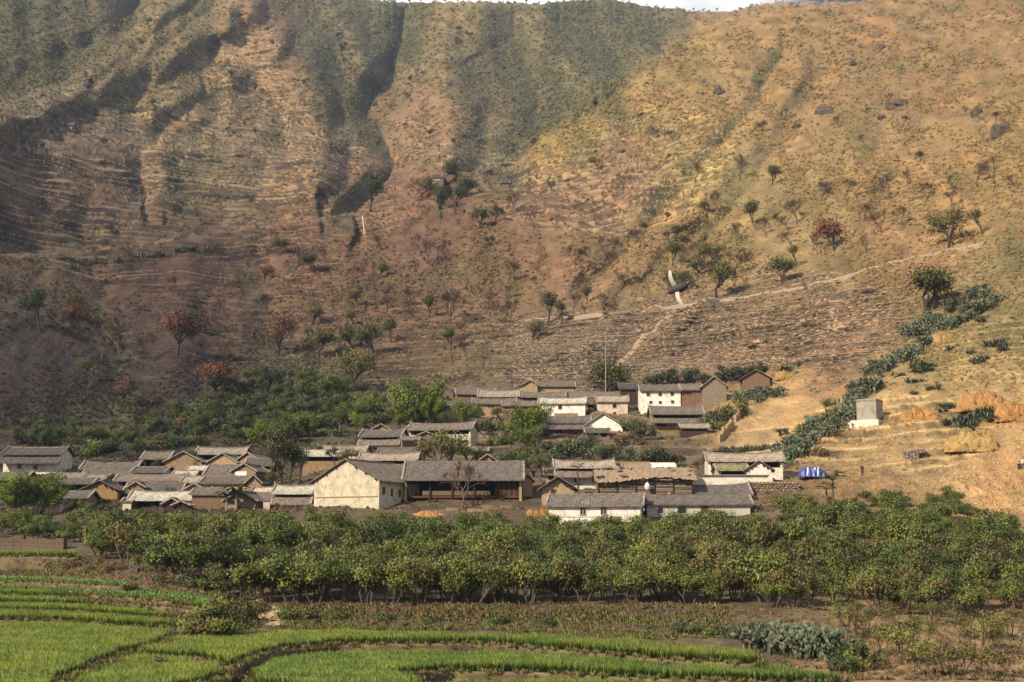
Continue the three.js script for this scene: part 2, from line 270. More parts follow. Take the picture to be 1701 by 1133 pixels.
{
  const v = new THREE.Vector3(), tc = [0, 0, 0, 0];
  for (let r = 0; r < NR; r++) for (let c = 0; c < NC; c++) {
    const i = r * NC + c, px = COLS[c], py = TY[i]; let d = TD[i];
    const li = LINE_OF[r][0] + LINE_OF[r][1];
    if (li > 6.5) {
      const far = sstep(6.5, 8, li), k = clamp((d - 250) / 500);
      d -= (spur(px, py)) * far;
      d -= far * (1 - 0.7 * steps(px, py)[1]) * (fbm(px / 90, py / 120 + 30, 4) * (2 + 5 * k) + (0.5 - Math.abs(noise(px / 52 + 0.02 * py, py / 90 + 60))) * (1 + 4 * k));
    }
    if (li > 6.5) d -= sstep(6.5, 8, li) * (0.5 - Math.abs(noise(px / 15 + 0.9 * noise(px / 50, py / 40), py / 70 + 9))) * (0.5 + 2.6 * clamp((d - 250) / 600)) * (1 - 0.8 * steps(px, py)[1]);
    pt(px, py, d, v);
    if (li > 3) { const near = li < 7 ? 1 : 0.6; v.y += near * 0.45 * fbm(v.x / 11, v.z / 11, 3); } else v.y += 0.18 * fbm(v.x / 5, v.z / 5, 3);
    if (px > 1330 && li > 4 && li < 5.2) { const q = sstep(1330, 1420, px) * (1 - Math.abs(li - 4.55) / 0.65); v.z += q * (1.1 * Math.abs(noise(v.x / 2.6, v.y / 7)) + 0.5 * noise(v.x / 0.9, v.y / 2)); }
    // terraces
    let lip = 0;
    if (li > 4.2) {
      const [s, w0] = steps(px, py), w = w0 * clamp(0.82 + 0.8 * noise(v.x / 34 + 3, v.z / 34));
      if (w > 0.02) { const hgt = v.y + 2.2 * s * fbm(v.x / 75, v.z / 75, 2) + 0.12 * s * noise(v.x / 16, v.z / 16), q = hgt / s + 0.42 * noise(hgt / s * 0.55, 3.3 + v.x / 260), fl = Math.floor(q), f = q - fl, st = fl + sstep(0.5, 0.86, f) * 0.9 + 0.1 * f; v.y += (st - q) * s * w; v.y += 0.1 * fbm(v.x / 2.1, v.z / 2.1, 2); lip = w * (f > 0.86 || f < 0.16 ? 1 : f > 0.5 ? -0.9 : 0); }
    }
    TP[3 * i] = v.x; TP[3 * i + 1] = v.y; TP[3 * i + 2] = v.z; TS[i] = lip;
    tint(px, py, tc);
    if (li > 6.5) { const f = sstep(6.5, 8, li), e0 = spur(px - 7, py), e1 = spur(px + 7, py); tc[3] = clamp(tc[3] + f * (clamp((e0 - e1) / 22, -0.35, 0.3) - clamp((e0 + e1) / 130, -0.35, 0.35))); const q = f * clamp((e0 - e1) / 22, -0.3, 0.45); tc[0] *= 1 - 0.45 * q; tc[1] *= 1 - 0.3 * q; tc[2] *= 1 - 0.1 * q; }  // greener gullies; flanks away from the sun darkened, sunny ones lightened, as painted shade
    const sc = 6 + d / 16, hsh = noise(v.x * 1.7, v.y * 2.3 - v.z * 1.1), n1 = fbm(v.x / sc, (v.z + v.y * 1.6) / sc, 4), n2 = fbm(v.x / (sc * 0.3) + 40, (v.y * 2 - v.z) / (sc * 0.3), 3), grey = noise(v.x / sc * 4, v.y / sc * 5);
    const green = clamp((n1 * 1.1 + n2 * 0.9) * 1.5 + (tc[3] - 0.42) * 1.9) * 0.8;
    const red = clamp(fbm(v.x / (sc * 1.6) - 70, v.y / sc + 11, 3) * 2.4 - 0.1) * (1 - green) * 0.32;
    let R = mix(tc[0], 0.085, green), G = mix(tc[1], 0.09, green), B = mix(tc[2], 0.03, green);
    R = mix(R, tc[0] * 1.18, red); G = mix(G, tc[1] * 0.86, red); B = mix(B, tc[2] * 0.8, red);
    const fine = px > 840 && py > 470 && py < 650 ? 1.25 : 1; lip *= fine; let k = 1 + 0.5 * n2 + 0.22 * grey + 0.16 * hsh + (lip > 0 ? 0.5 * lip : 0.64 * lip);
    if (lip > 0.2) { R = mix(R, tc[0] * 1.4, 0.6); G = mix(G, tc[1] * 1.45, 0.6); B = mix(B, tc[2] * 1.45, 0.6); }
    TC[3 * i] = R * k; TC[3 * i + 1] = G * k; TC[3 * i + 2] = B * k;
  }
  const idx = new Uint32Array((NR - 1) * (NC - 1) * 6); let o = 0;
  for (let r = 0; r < NR - 1; r++) for (let c = 0; c < NC - 1; c++) { const a = r * NC + c, b = a + 1, e = a + NC, f = e + 1; idx[o++] = a; idx[o++] = b; idx[o++] = e; idx[o++] = b; idx[o++] = f; idx[o++] = e; }
  const g = new THREE.BufferGeometry();
  g.setAttribute('position', new THREE.BufferAttribute(TP, 3)); g.setAttribute('color', new THREE.BufferAttribute(TC, 3));
  const uv = new Float32Array(NR * NC * 2); for (let i = 0; i < NR * NC; i++) { uv[2 * i] = TP[3 * i]; uv[2 * i + 1] = TP[3 * i + 1] - TP[3 * i + 2]; }
  g.setAttribute('uv', new THREE.BufferAttribute(uv, 2)); g.setIndex(new THREE.BufferAttribute(idx, 1)); g.computeVertexNormals();
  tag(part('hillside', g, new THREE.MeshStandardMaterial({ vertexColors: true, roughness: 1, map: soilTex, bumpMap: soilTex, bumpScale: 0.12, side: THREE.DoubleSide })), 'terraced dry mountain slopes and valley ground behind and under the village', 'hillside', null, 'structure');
  // ground below the camera, joined to the near edge of the sheet
  const q = new THREE.PlaneGeometry(900, 300); q.rotateX(-Math.PI / 2); q.translate(0, EYE - 12.6, 98);
  tag(part('ground', q, std([0.16, 0.13, 0.06], { map: soilTex })), 'dark soil of the valley floor nearest the viewer', 'ground', null, 'structure');
}
const colAt = (px) => { let lo = 0, hi = NC - 1; while (hi - lo > 1) { const m = (lo + hi) >> 1; if (COLS[m] <= px) lo = m; else hi = m; } return [lo, clamp((px - COLS[lo]) / (COLS[hi] - COLS[lo]))]; };
function ray(px, py) {                                            // the ground that a pixel of the photograph shows
  const [c, t] = colAt(px), v = new THREE.Vector3();
  let y0 = 1e9;
  for (let r = 6, i = 6 * NC + c; r < NR; r++, i += NC) {
    const y1 = TY[i] + (TY[i + 1] - TY[i]) * t;
    if (y0 >= py && y1 < py && r > 6) {
      const u = (y0 - py) / (y0 - y1), a = 3 * (i - NC), b = 3 * i, P = (k) => mix(mix(TP[a + k], TP[a + 3 + k], t), mix(TP[b + k], TP[b + 3 + k], t), u);
      return v.set(P(0), P(1), P(2));
    }
    y0 = y1;
  }
  return null;
}
function groundY(x, z) {                                          // height of the ground
  let px = 850.5 + F * x / -z, y = 0;
  for (let k = 0; k < 3; k++) {
    const [c, t] = colAt(clamp(px, COLS[0], COLS[NC - 1] - 0.01)); let lo = 0, hi = NR - 1;
    const Z = (r) => -mix(TP[3 * (r * NC + c) + 2], TP[3 * (r * NC + c + 1) + 2], t), H = (r) => mix(TP[3 * (r * NC + c) + 1], TP[3 * (r * NC + c + 1) + 1], t);
    while (hi - lo > 1) { const m = (lo + hi) >> 1; if (Z(m) <= -z) lo = m; else hi = m; }
    y = mix(H(lo), H(hi), clamp((-z - Z(lo)) / Math.max(1e-3, Z(hi) - Z(lo))));
    px = pix(new THREE.Vector3(x, y, z))[0];
  }
  return y;
}
// ---------------------------------------------------------------- houses
function slopes(L, H, yR, k, run, up, pitch, seed) {              // two corrugated tile slopes meeting in a ridge along x, middle of the roof at the origin
  const n = Math.max(4, Math.round(L / pitch)), nc = n * 4 + 1, nr = 5, R = mul(seed), pos = [], idx = [];
  const lift = (u) => up * Math.pow(Math.abs(2 * u - 1), 3.5), wob = Array.from({ length: nc }, () => (R() - 0.5) * 0.05), sagA = (R() - 0.5) * 0.14, sagB = R() * 9;
  for (const s of [1, -1]) {
    const b0 = pos.length / 3;
    for (let r = 0; r < nr; r++) for (let c = 0; c < nc; c++) {
      const t = r / (nr - 1), u = c / (nc - 1), z = t * run;
      const wave = [0, 0.6, 1, 0.6][c % 4] * 0.085;
      pos.push((u - 0.5) * L, yR - k * z - 0.1 * Math.sin(Math.PI * t) * Math.min(1, run / 4) + lift(u) * (1 - t * 0.75) + wave + wob[c] * t + sagA * Math.sin(u * 7 + sagB) * 0.6 + (R() - 0.5) * 0.02, s * z);
    }
    for (let r = 0; r < nr - 1; r++) for (let c = 0; c < nc - 1; c++) { const a = b0 + r * nc + c, e = a + nc; if (s > 0) idx.push(a, e, a + 1, a + 1, e, e + 1); else idx.push(a, a + 1, e, a + 1, e + 1, e); }
    // underside and eave edge
    const m = 9, b1 = pos.length / 3;
    for (let r = 0; r < 2; r++) for (let c = 0; c < m; c++) { const u = c / (m - 1); pos.push((u - 0.5) * L, yR - k * r * run + lift(u) * (1 - r * 0.75) - 0.13, s * r * run); }
    for (let c = 0; c < m - 1; c++) { const a = b1 + c, e = a + m; idx.push(a, a + 1, e, a + 1, e + 1, e); }
    const b2 = pos.length / 3;
    for (let c = 0; c < nc; c++) { const q = b0 + (nr - 1) * nc + c; pos.push(pos[3 * q], pos[3 * q + 1], pos[3 * q + 2], pos[3 * q], yR - k * run - 0.13 + lift(c / (nc - 1)) * 0.25, s * run); }
    for (let c = 0; c < nc - 1; c++) { const a = b2 + 2 * c; idx.push(a, a + 1, a + 2, a + 2, a + 1, a + 3); }
  }
  const g = new THREE.BufferGeometry(); g.setAttribute('position', new THREE.Float32BufferAttribute(pos, 3)); g.setIndex(idx); g.computeVertexNormals();
  const uv = new Float32Array(pos.length / 3 * 2); for (let i = 0; i < pos.length / 3; i++) { uv[2 * i] = pos[3 * i]; uv[2 * i + 1] = pos[3 * i + 2] * 1.1; }
  g.setAttribute('uv', new THREE.BufferAttribute(uv, 2)); return { g, lift };
}
function barAlong(a, b, w, h) {                                   // a bar of cross-section w x h from a to b, its top face level across
  const A = new THREE.Vector3(...a), B = new THREE.Vector3(...b), L = A.distanceTo(B), g = new THREE.BoxGeometry(L, h, w);
  const X = B.clone().sub(A).normalize(), Z = new THREE.Vector3(-X.z, 0, X.x).normalize(), Y = Z.clone().cross(X);
  g.applyMatrix4(new THREE.Matrix4().makeBasis(X, Y, Z)); g.translate((a[0] + b[0]) / 2, (a[1] + b[1]) / 2, (a[2] + b[2]) / 2); return metre(g);
}
function prism(profile, L, axis, off) {                           // profile in (across, up), extruded along the ridge; across 0..P
  const g = new THREE.ExtrudeGeometry(new THREE.Shape(profile.map((p) => new THREE.Vector2(...p))), { depth: L, bevelEnabled: false });
  if (axis === 'x') g.applyMatrix4(new THREE.Matrix4().set(0, 0, 1, -L / 2 + (off || 0), 0, 1, 0, 0, -1, 0, 0, 0, 0, 0, 0, 1));
  else g.applyMatrix4(new THREE.Matrix4().set(1, 0, 0, 0, 0, 1, 0, 0, 0, 0, 1, -L, 0, 0, 0, 1));
  return metre(g);
}
let seedNo = 100;
const roofKinds = new Map(), agedRoof = (m) => { if (!roofKinds.has(m)) roofKinds.set(m, [1, 0.78, 1.18, 0.9].map((k, i) => { const q = m.clone(); q.color.multiply(new THREE.Color().setRGB(k, k * [1, 1.02, 0.97, 1.04][i], k * [1, 1.04, 0.93, 1.02][i])); return q; })); return roofKinds.get(m)[(seedNo * 7 + (seedNo >> 2)) % 4]; };
function windowOn(root, x, y, w, h, o = {}) {                     // a framed opening on the front face (or on the right-hand face with o.side)
  const t = o.t ?? 0.09, fr = join([box(-w / 2 - t, w / 2 + t, h / 2, h / 2 + t, -0.12, 0.09), box(-w / 2 - t, w / 2 + t, -h / 2 - t, -h / 2, -0.12, 0.12), box(-w / 2 - t, -w / 2, -h / 2, h / 2, -0.12, 0.07), box(w / 2, w / 2 + t, -h / 2, h / 2, -0.12, 0.07), ...(o.mullion ? [box(-0.05, 0.05, -h / 2, h / 2, -0.03, 0.06)] : [])]);
  const m = part(o.door ? 'door' : 'window', fr, o.frame || M.frame, root);
  m.position.set(x, y, o.z || 0); if (o.side) { m.rotation.y = Math.PI / 2; m.position.set(o.side, y, x); }
  part('pane', box(-w / 2, w / 2, -h / 2, h / 2, -0.08, 0.015), o.pane || (o.door ? M.woodDark : M.pane), m); return m;
}
const houses = [];
function house(name, label, o) {
  const c = (o.x0 + o.x1) / 2, g = o.d ? pt(c, o.yb, o.d) : ray(c, o.yb), d = -g.z, s = F / d, axis = o.axis || 'x', yaw = o.yaw || 0, cy = Math.cos(yaw);
  const W = (o.x1 - o.x0) / s / cy, over = o.over ?? 0.55, gov = o.gov ?? 0.35, tmp = new THREE.Vector3();
  const H = (px, py, dd = d) => pt(px, py, dd, tmp).y - g.y;
  const edge = H(c, o.ye, axis === 'x' ? d - over : d);
  let dep = o.dep, yR;
  if (axis === 'x') { let q = dep || 5.5; for (let i = 0; i < 4; i++) { yR = H(c, o.yr, d + q / 2); if (!dep) q = clamp((yR - edge) / 0.46 * 2 - over, 3.6, o.max || 7.5); } dep = q; yR = Math.max(yR, edge + 0.3 * (dep / 2 + over)); } else { dep = dep || 6; yR = H(c, o.yr); }
  const half = axis === 'x' ? dep / 2 : W / 2, run = half + over, k = (yR - edge) / run, yE = edge + k * over, found = o.found ?? 3.5, top = yR - 0.16;
  const root = base(name, label, o.cat || 'house', g, yaw, o.group), wall = o.wall || M.adobe, roofM = agedRoof(o.roof || M.roof);
  root.userData.size = undefined; delete root.userData.size;
  const P = axis === 'x' ? dep : W, L = axis === 'x' ? W : dep, x0 = axis === 'x' ? 0 : -W / 2;
  const gable = (y0) => [[x0, y0], [x0 + P, y0], [x0 + P, yE - 0.1], [x0 + P / 2, top], [x0, yE - 0.1]];
  if (o.gal) { // open upper gallery: floor at the pixel row o.gal
    const y0 = H(c, o.gal), th = 0.35;
    const side = (off) => { const q = prism(gable(y0), th, axis, off); return q; };
    const parts = [prism([[x0, -found], [x0 + P, -found], [x0 + P, y0], [x0, y0]], L, axis), box(-W / 2 + th, W / 2 - th, y0, yE, -dep, -dep + th)];
    if (o.leftEnd !== false) parts.push(side(-W / 2 + th / 2)); if (o.rightEnd !== false) parts.push(side(W / 2 - th / 2));
    part('wall', join(parts), wall, root);
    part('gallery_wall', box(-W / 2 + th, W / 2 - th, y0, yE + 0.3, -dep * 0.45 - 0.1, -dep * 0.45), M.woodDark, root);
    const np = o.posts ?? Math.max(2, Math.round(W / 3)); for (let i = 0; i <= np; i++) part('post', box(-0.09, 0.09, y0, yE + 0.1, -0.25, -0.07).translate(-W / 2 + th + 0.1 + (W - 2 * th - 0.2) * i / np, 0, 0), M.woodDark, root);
    if (o.rail) part('railing', join([box(-W / 2 + th, W / 2 - th, y0 + 0.85, y0 + 0.97, -0.14, -0.06), box(-W / 2 + th, W / 2 - th, y0, y0 + 0.72, -0.12, -0.08)]), o.rail, root);
  } else part('wall', prism(gable(-found), L, axis), wall, root);
  if (!o.noRoof) {
    const len = L + 2 * gov, up = o.up ?? 0.28, { g: rg, lift } = slopes(len, half, yR, k, run, up, d > 230 ? 0.5 : 0.36, seedNo++);
    const turnIt = (q) => { if (axis === 'z') q.rotateY(Math.PI / 2); q.translate(0, 0, -dep / 2); return q; };
    const rf = part('roof', turnIt(rg), roofM, root), caps = [], N = 10;
    for (let i = 0; i < N; i++) { const u0 = i / N, u1 = (i + 1) / N, e = (u) => [(u - 0.5) * (len + 0.1), yR + lift(u) + 0.09, 0]; caps.push(barAlong(e(u0), e(u1), 0.3, 0.2)); }
    if (up > 0.1) for (const q of [-1, 1]) caps.push(barAlong([q * (len / 2 - 0.1), yR + up + 0.08, 0], [q * (len / 2 + 0.22), yR + up + 0.34, 0], 0.22, 0.16));
    part('ridge', turnIt(join(caps)), o.ridge || M.ridge, rf);
    for (const q of [-1, 1]) for (const z of [-1, 1]) part('verge', turnIt(barAlong([q * (len / 2), yR + up + 0.02, z * 0.12], [q * (len / 2), yR - k * run + up * 0.25 + 0.03, z * (run + 0.03)], 0.26, 0.18)), o.verge || M.verge, rf);
    if (axis === 'z' && d < 215) { const nb = 3; for (let i = 1; i <= nb; i++) for (const q of [-1, 1]) part('purlin', box(-0.08, 0.08, -0.09, 0.09, -0.05, gov + 0.05).translate(q * half * i / (nb + 0.3), yR - k * half * i / (nb + 0.3) - 0.26, 0), M.woodDark, root); }
  }
  if (o.pent) { // lean-to roof along the front
    const [pa, pb, out = 1.3, e0 = 0, e1 = 0] = o.pent, y1 = H(c, pa), y2 = H(c, pb, d - out), l = W + 0.4 + e0 + e1, { g: rg } = slopes(l, out, y1, Math.max(0.12, (y1 - y2) / (out + 0.05)), out + 0.05, 0.05, d > 230 ? 0.5 : 0.36, seedNo++);
    const p = rg.attributes.position; for (let i = 0; i < p.count; i++) if (p.getZ(i) < 0) { p.setZ(i, 0.02); p.setY(i, Math.max(p.getY(i), y1 - 0.1)); }
    const pr = part('lean_to_roof', rg.translate((e1 - e0) / 2, 0, 0), o.pentMat || roofM, root);
    for (const q of [-1, 1]) part('verge', barAlong([q * l / 2 + (e1 - e0) / 2, y1 + 0.08, 0.03], [q * l / 2 + (e1 - e0) / 2, y1 - Math.max(0.12, (y1 - y2) / out) * out + 0.08, out], 0.22, 0.14), o.verge || M.verge, pr);
    if (o.pentPosts) for (let i = 0; i <= o.pentPosts; i++) part('post', box(-0.08, 0.08, -found, y2 + 0.1, out - 0.35, out - 0.19).translate(-W / 2 + 0.2 + (W - 0.4) * i / o.pentPosts, 0, 0), M.woodDark, root);
  }
  for (const w of o.win || []) windowOn(root, (w[0] - c) / s / cy, H(w[0], w[1]), w[2] / s, w[3] / s, w[4] || {});
  for (const w of o.doors || []) windowOn(root, (w[0] - c) / s / cy, H(w[0], w[1]), w[2] / s, w[3] / s, { door: true, frame: M.wood, ...(w[4] || {}) });
  for (const w of o.sideWin || []) windowOn(root, -w[0] * dep, H(o.x1, w[1]), w[2] / s, w[3] / s, { side: W / 2, frame: M.wood, pane: M.hole, t: 0.06 });
  for (const q of o.panels || []) part(q[5] || 'plaster_panel', box((q[0] - c) / s / cy, (q[1] - c) / s / cy, H(c, q[3]), H(c, q[2]), -0.2, q[6] || 0.04), q[4], root, q[7]);
  houses.push({ root, g, d, W, dep, yE, yR, s, c, H });
  return houses[houses.length - 1];
}
const A = 'adobe_house', Wh = 'white_house';
// ---- front row
house('gable_house', 'big cream plastered house with a broad blank gable, left of the dark open barn', { x0: 517, x1: 632, yb: 846, ye: 801, yr: 764, d: 184, dep: 11, yaw: -0.5, axis: 'z', wall: M.cream, roof: M.roofWarm, over: 0.5, gov: 0.3, up: 0.05, verge: M.roof, sideWin: [[0.1, 816, 4.5, 11], [0.28, 818, 4.5, 11], [0.46, 819, 4.5, 11], [0.64, 820, 4.5, 11], [0.84, 822, 4.5, 11]], panels: [[519, 630, 824.6, 826, M.adobeTan, 'ledge', 0.12]] });
{
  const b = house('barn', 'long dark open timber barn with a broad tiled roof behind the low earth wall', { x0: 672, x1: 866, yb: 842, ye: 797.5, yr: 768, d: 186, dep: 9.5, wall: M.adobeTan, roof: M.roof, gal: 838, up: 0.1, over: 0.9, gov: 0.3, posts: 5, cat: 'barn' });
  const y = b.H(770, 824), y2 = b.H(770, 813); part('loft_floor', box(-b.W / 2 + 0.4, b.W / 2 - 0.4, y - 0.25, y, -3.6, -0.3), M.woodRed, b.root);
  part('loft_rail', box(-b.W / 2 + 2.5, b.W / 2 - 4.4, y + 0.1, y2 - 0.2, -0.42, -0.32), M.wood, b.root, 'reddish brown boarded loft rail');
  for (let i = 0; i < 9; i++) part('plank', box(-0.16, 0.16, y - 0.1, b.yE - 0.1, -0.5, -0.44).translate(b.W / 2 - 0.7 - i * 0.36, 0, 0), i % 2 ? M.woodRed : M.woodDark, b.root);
}
house('adobe_shed', 'tan earth-walled shed standing end-on just right of the dark barn', { x0: 868, x1: 885, yb: 838, ye: 797, yr: 789, d: 189, dep: 5, axis: 'z', wall: M.adobeTan, roof: M.roofWarm, over: 0.2, gov: 0.2, up: 0, cat: 'shed' });
house('hut', 'small tan adobe hut under a dark curved gable roof, with a dark door', { x0: 901, x1: 953, yb: 838, ye: 814, yr: 794, d: 181, dep: 4.5, axis: 'z', wall: M.adobeTan, roof: M.roofDark, over: 0.6, gov: 0.6, up: 0.1, verge: M.vergeDark, cat: 'hut', doors: [[919, 822, 7, 16]] });
house(Wh, 'white house with a grey tiled roof and two paired windows at the orchard edge', { x0: 913, x1: 1062, yb: 873, ye: 840.5, yr: 822, d: 171, dep: 6.5, yaw: -0.16, wall: M.white, roof: M.roof, up: 0.06, over: 0.5, gov: 0.4, win: [[969, 849.5, 8, 10, { mullion: 1, frame: M.concrete }], [1002.5, 849.5, 8, 10, { mullion: 1, frame: M.concrete }]] });
house('annex', 'low annex with a lower ridge against the left end of the white orchard-edge house', { x0: 914, x1: 966, yb: 872, ye: 839, yr: 828, d: 172.6, dep: 5, wall: M.whiteBright, roof: M.roof, up: 0.02, cat: 'annex' });
{ const p = pt(970, 876, 169.4), g = base('yard_wall', 'low bright white wall before the white house with paired windows', 'wall', p, -0.05); part('wall', box(-4.8, 4.7, -2, 1.25, -0.4, 0), M.whiteBright, g); part('coping', box(-4.9, 4.8, 1.25, 1.37, -0.45, 0.05), M.grey, g); }
house(Wh, 'long pale grey-white house with three dark windows and a ribbed tiled roof', { x0: 1076, x1: 1246, yb: 866, ye: 838, yr: 825.5, d: 174, dep: 5.4, wall: M.grey, roof: M.roof, up: 0.3, over: 0.45, gov: 0.35, win: [[1098, 847.5, 9, 11, { frame: M.grey }], [1133.5, 847.5, 14, 11, { frame: M.grey }], [1171.5, 847, 14, 12, { frame: M.grey, pane: M.woodRed }]] });
house(A, 'house with a taller ribbed roof directly behind the house with three dark windows', { x0: 1118, x1: 1244, yb: 850, ye: 823.5, yr: 807.5, d: 183, dep: 6.2, wall: M.adobeGrey, roof: M.roof, up: 0.4, over: 0.5, gov: 0.5 });
house(A, 'low roof in shade between the two white orchard-edge houses', { x0: 1046, x1: 1094, yb: 848, ye: 832, yr: 820.5, d: 182, dep: 5, gal: 844, wall: M.adobeGrey, roof: M.roof, up: 0.15 });
// ---- courtyard house on the right
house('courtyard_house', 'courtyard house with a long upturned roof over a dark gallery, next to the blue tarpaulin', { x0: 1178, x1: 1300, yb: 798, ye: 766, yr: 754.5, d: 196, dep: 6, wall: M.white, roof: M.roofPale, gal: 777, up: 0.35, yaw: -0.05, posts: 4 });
house('side_house', 'small white gabled wing in the yard of the courtyard house', { x0: 1241, x1: 1283, yb: 798, ye: 782, yr: 766.5, d: 189, dep: 4.5, axis: 'z', yaw: -0.12, wall: M.white, roof: M.roofDark, over: 0.35, gov: 0.25, up: 0, verge: M.roof, cat: 'house' });
house('side_house', 'low yard building with a mossy yellow-green roof inside the courtyard', { x0: 1194, x1: 1241, yb: 794, ye: 781, yr: 771.5, d: 191.5, dep: 4, gal: 788, wall: M.grey, roof: M.roofMoss, up: 0, cat: 'house' });
{ const p = pt(1222, 806, 187), g = base('yard_wall', 'stained white yard wall with a tiled coping before the courtyard house', 'wall', p, 0); part('wall', box(-5.1, 4.6, -1.6, 1.25, -0.4, 0), M.white, g); part('coping', box(-5.2, 4.7, 1.25, 1.45, -0.6, 0.2), M.roof, g); }
{ // rubble wall below the courtyard house
  const p = pt(1284, 824, 186), g = base('retaining_wall', 'brown dry stone retaining wall below the courtyard house', 'wall', p, -0.1), R = mul(31); part('fill', box(-3.6, 3.6, -2, 2, -1.6, -0.35), M.adobe, g);
  const geos = [0, 1, 2].map((k) => stoneGeo(k + 5)); for (let j = 0; j < 7; j++) for (let i = 0; i < 14; i++) { const m = part('stone', geos[(i * 3 + j) % 3], [M.stone, M.adobeGrey, M.adobe][(i + j * 2) % 3], g); m.position.set(-3.4 + i * 0.52 + (j % 2) * 0.22 + R() * 0.1, -0.2 + j * 0.33, -0.3 + R() * 0.12); m.scale.set(0.3 + R() * 0.06, 0.19 + R() * 0.03, 0.22); m.rotation.y = R() * 3; }
}
function stoneGeo(seed) { const g = new THREE.IcosahedronGeometry(1, 1), p = g.attributes.position; for (let i = 0; i < p.count; i++) { const k = 1 + 0.42 * noise3(p.getX(i) * 1.1 + seed * 7, p.getY(i) * 1.1, p.getZ(i) * 1.1) + 0.22 * noise3(p.getX(i) * 2.7 + seed, p.getY(i) * 2.7, p.getZ(i) * 2.7); p.setXYZ(i, p.getX(i) * k, p.getY(i) * k, p.getZ(i) * k); } const q = mergeVertices(plain(g).deleteAttribute('uv').deleteAttribute('normal')); const f = q.toNonIndexed(); f.computeVertexNormals(); return metre(f); }
// ---- log shed
{
  const d = 183, p = pt(1072, 822, d), g = base('log_shed', 'old log-walled shed under a sagging slab and thatch roof', 'shed', p, 0.02), s = F / d, R = mul(5), W = 160 / s;
  const top = pt(1072, 795, d - 0.8).y - p.y, ridge = pt(1072, 778, d + 2.4).y - p.y;
  part('wall', box(-W / 2 + 0.2, W / 2 - 0.2, -2.5, top, -4.6, -4.3), M.adobe, g); for (const q of [-1, 1]) part('side_wall', box(q * (W / 2 - 0.5) - 0.2, q * (W / 2 - 0.5) + 0.2, -2.5, top, -4.3, -0.2), M.adobeRed, g);
  for (let i = 0; i <= 5; i++) part('post', tube([-W / 2 + 0.2 + i * (W - 0.4) / 5, -2, 0.08], [-W / 2 + 0.2 + i * (W - 0.4) / 5, top + 0.1, 0.08], 0.13, 0.1, 6), M.woodDark, g);
  for (let i = 0; i < 5; i++) for (let j = 0; j < 8; j++) { const x = -W / 2 + 0.3 + i * (W - 0.4) / 5; part('log', tube([x, 0.1 + j * 0.235 + R() * 0.04, -0.08], [x + (W - 0.4) / 5 - 0.1, 0.1 + j * 0.235 + R() * 0.05, -0.08], 0.1 + R() * 0.02, 0.09, 6), [M.woodPale, M.wood, M.stone][(i + j) % 3], g); }
  const sh = (z0, z1, y0, y1, m, n) => { const gg = new THREE.PlaneGeometry(W + 0.7, 1, 60, 8), P = gg.attributes.position; for (let i = 0; i < P.count; i++) { const u = P.getX(i), t = P.getY(i) + 0.5; P.setXYZ(i, u, mix(y1, y0, t) + 0.24 * Math.sin(u * 0.5 + 1) * (1 - t) + 0.16 * noise(u * 1.6 + n, t * 3) + 0.09 * noise(u * 5, t * 8 + n) + 0.16 * Math.sin(u * 0.22), mix(z1, z0, t) + 0.14 * noise(u * 2, 9) * (1 - t)); } gg.computeVertexNormals(); metre(gg); return part('roof', gg, m, g); };
  sh(-2.4, 0.85, ridge, top - 0.15, M.thatch, 1); sh(-2.4, -4.9, ridge, top, M.thatch, 4); sh(-2.4, 0.7, ridge - 0.22, top - 0.35, M.woodDark, 1);
  for (let i = 0; i < 12; i++) { const m = part('slab', box(-0.4, 0.4, 0, 0.07, -0.3, 0.3), i % 2 ? M.roofWarm : M.stone, g); const t = R(); m.position.set((R() - 0.5) * W, mix(ridge, top, t) + 0.12, mix(-2.4, 0.6, t)); m.rotation.set(0.45, R(), 0.1 * (R() - 0.5)); }
  const sk = base('sack', 'white sack standing against the log wall of the thatched shed', 'sack', pt(1075.5, 813, d - 0.8), 0.3); { const q = new THREE.SphereGeometry(0.42, 10, 8); q.scale(0.95, 1.2, 0.6); q.translate(0, 0.36, 0); const P = q.attributes.position; for (let i = 0; i < P.count; i++) { const k = 1 + 0.12 * noise3(P.getX(i) * 4, P.getY(i) * 4, P.getZ(i) * 4); P.setXYZ(i, P.getX(i) * k, Math.max(-0.1, P.getY(i) * k), P.getZ(i) * k); } q.computeVertexNormals(); part('bag', q, M.whiteBright, sk); part('tie', tube([0, 0.82, 0], [0.05, 1.0, 0], 0.06, 0.13, 7), M.white, sk); }
}
house('thatched_hut', 'small brown thatched roof behind the left end of the log shed', { x0: 1038, x1: 1076, yb: 796, ye: 781, yr: 769, d: 196, dep: 4.5, gal: 790, wall: M.adobe, roof: M.thatch, up: 0.02, cat: 'hut', ridge: M.thatch, verge: M.thatch });
house('lean_to', 'low shelter with a white sheet roof behind the log shed', { x0: 1084, x1: 1119, yb: 790, ye: 777, yr: 770.5, d: 197, dep: 3.5, wall: M.adobe, roof: M.whiteBright, up: 0, cat: 'shelter', ridge: M.white, verge: M.white });
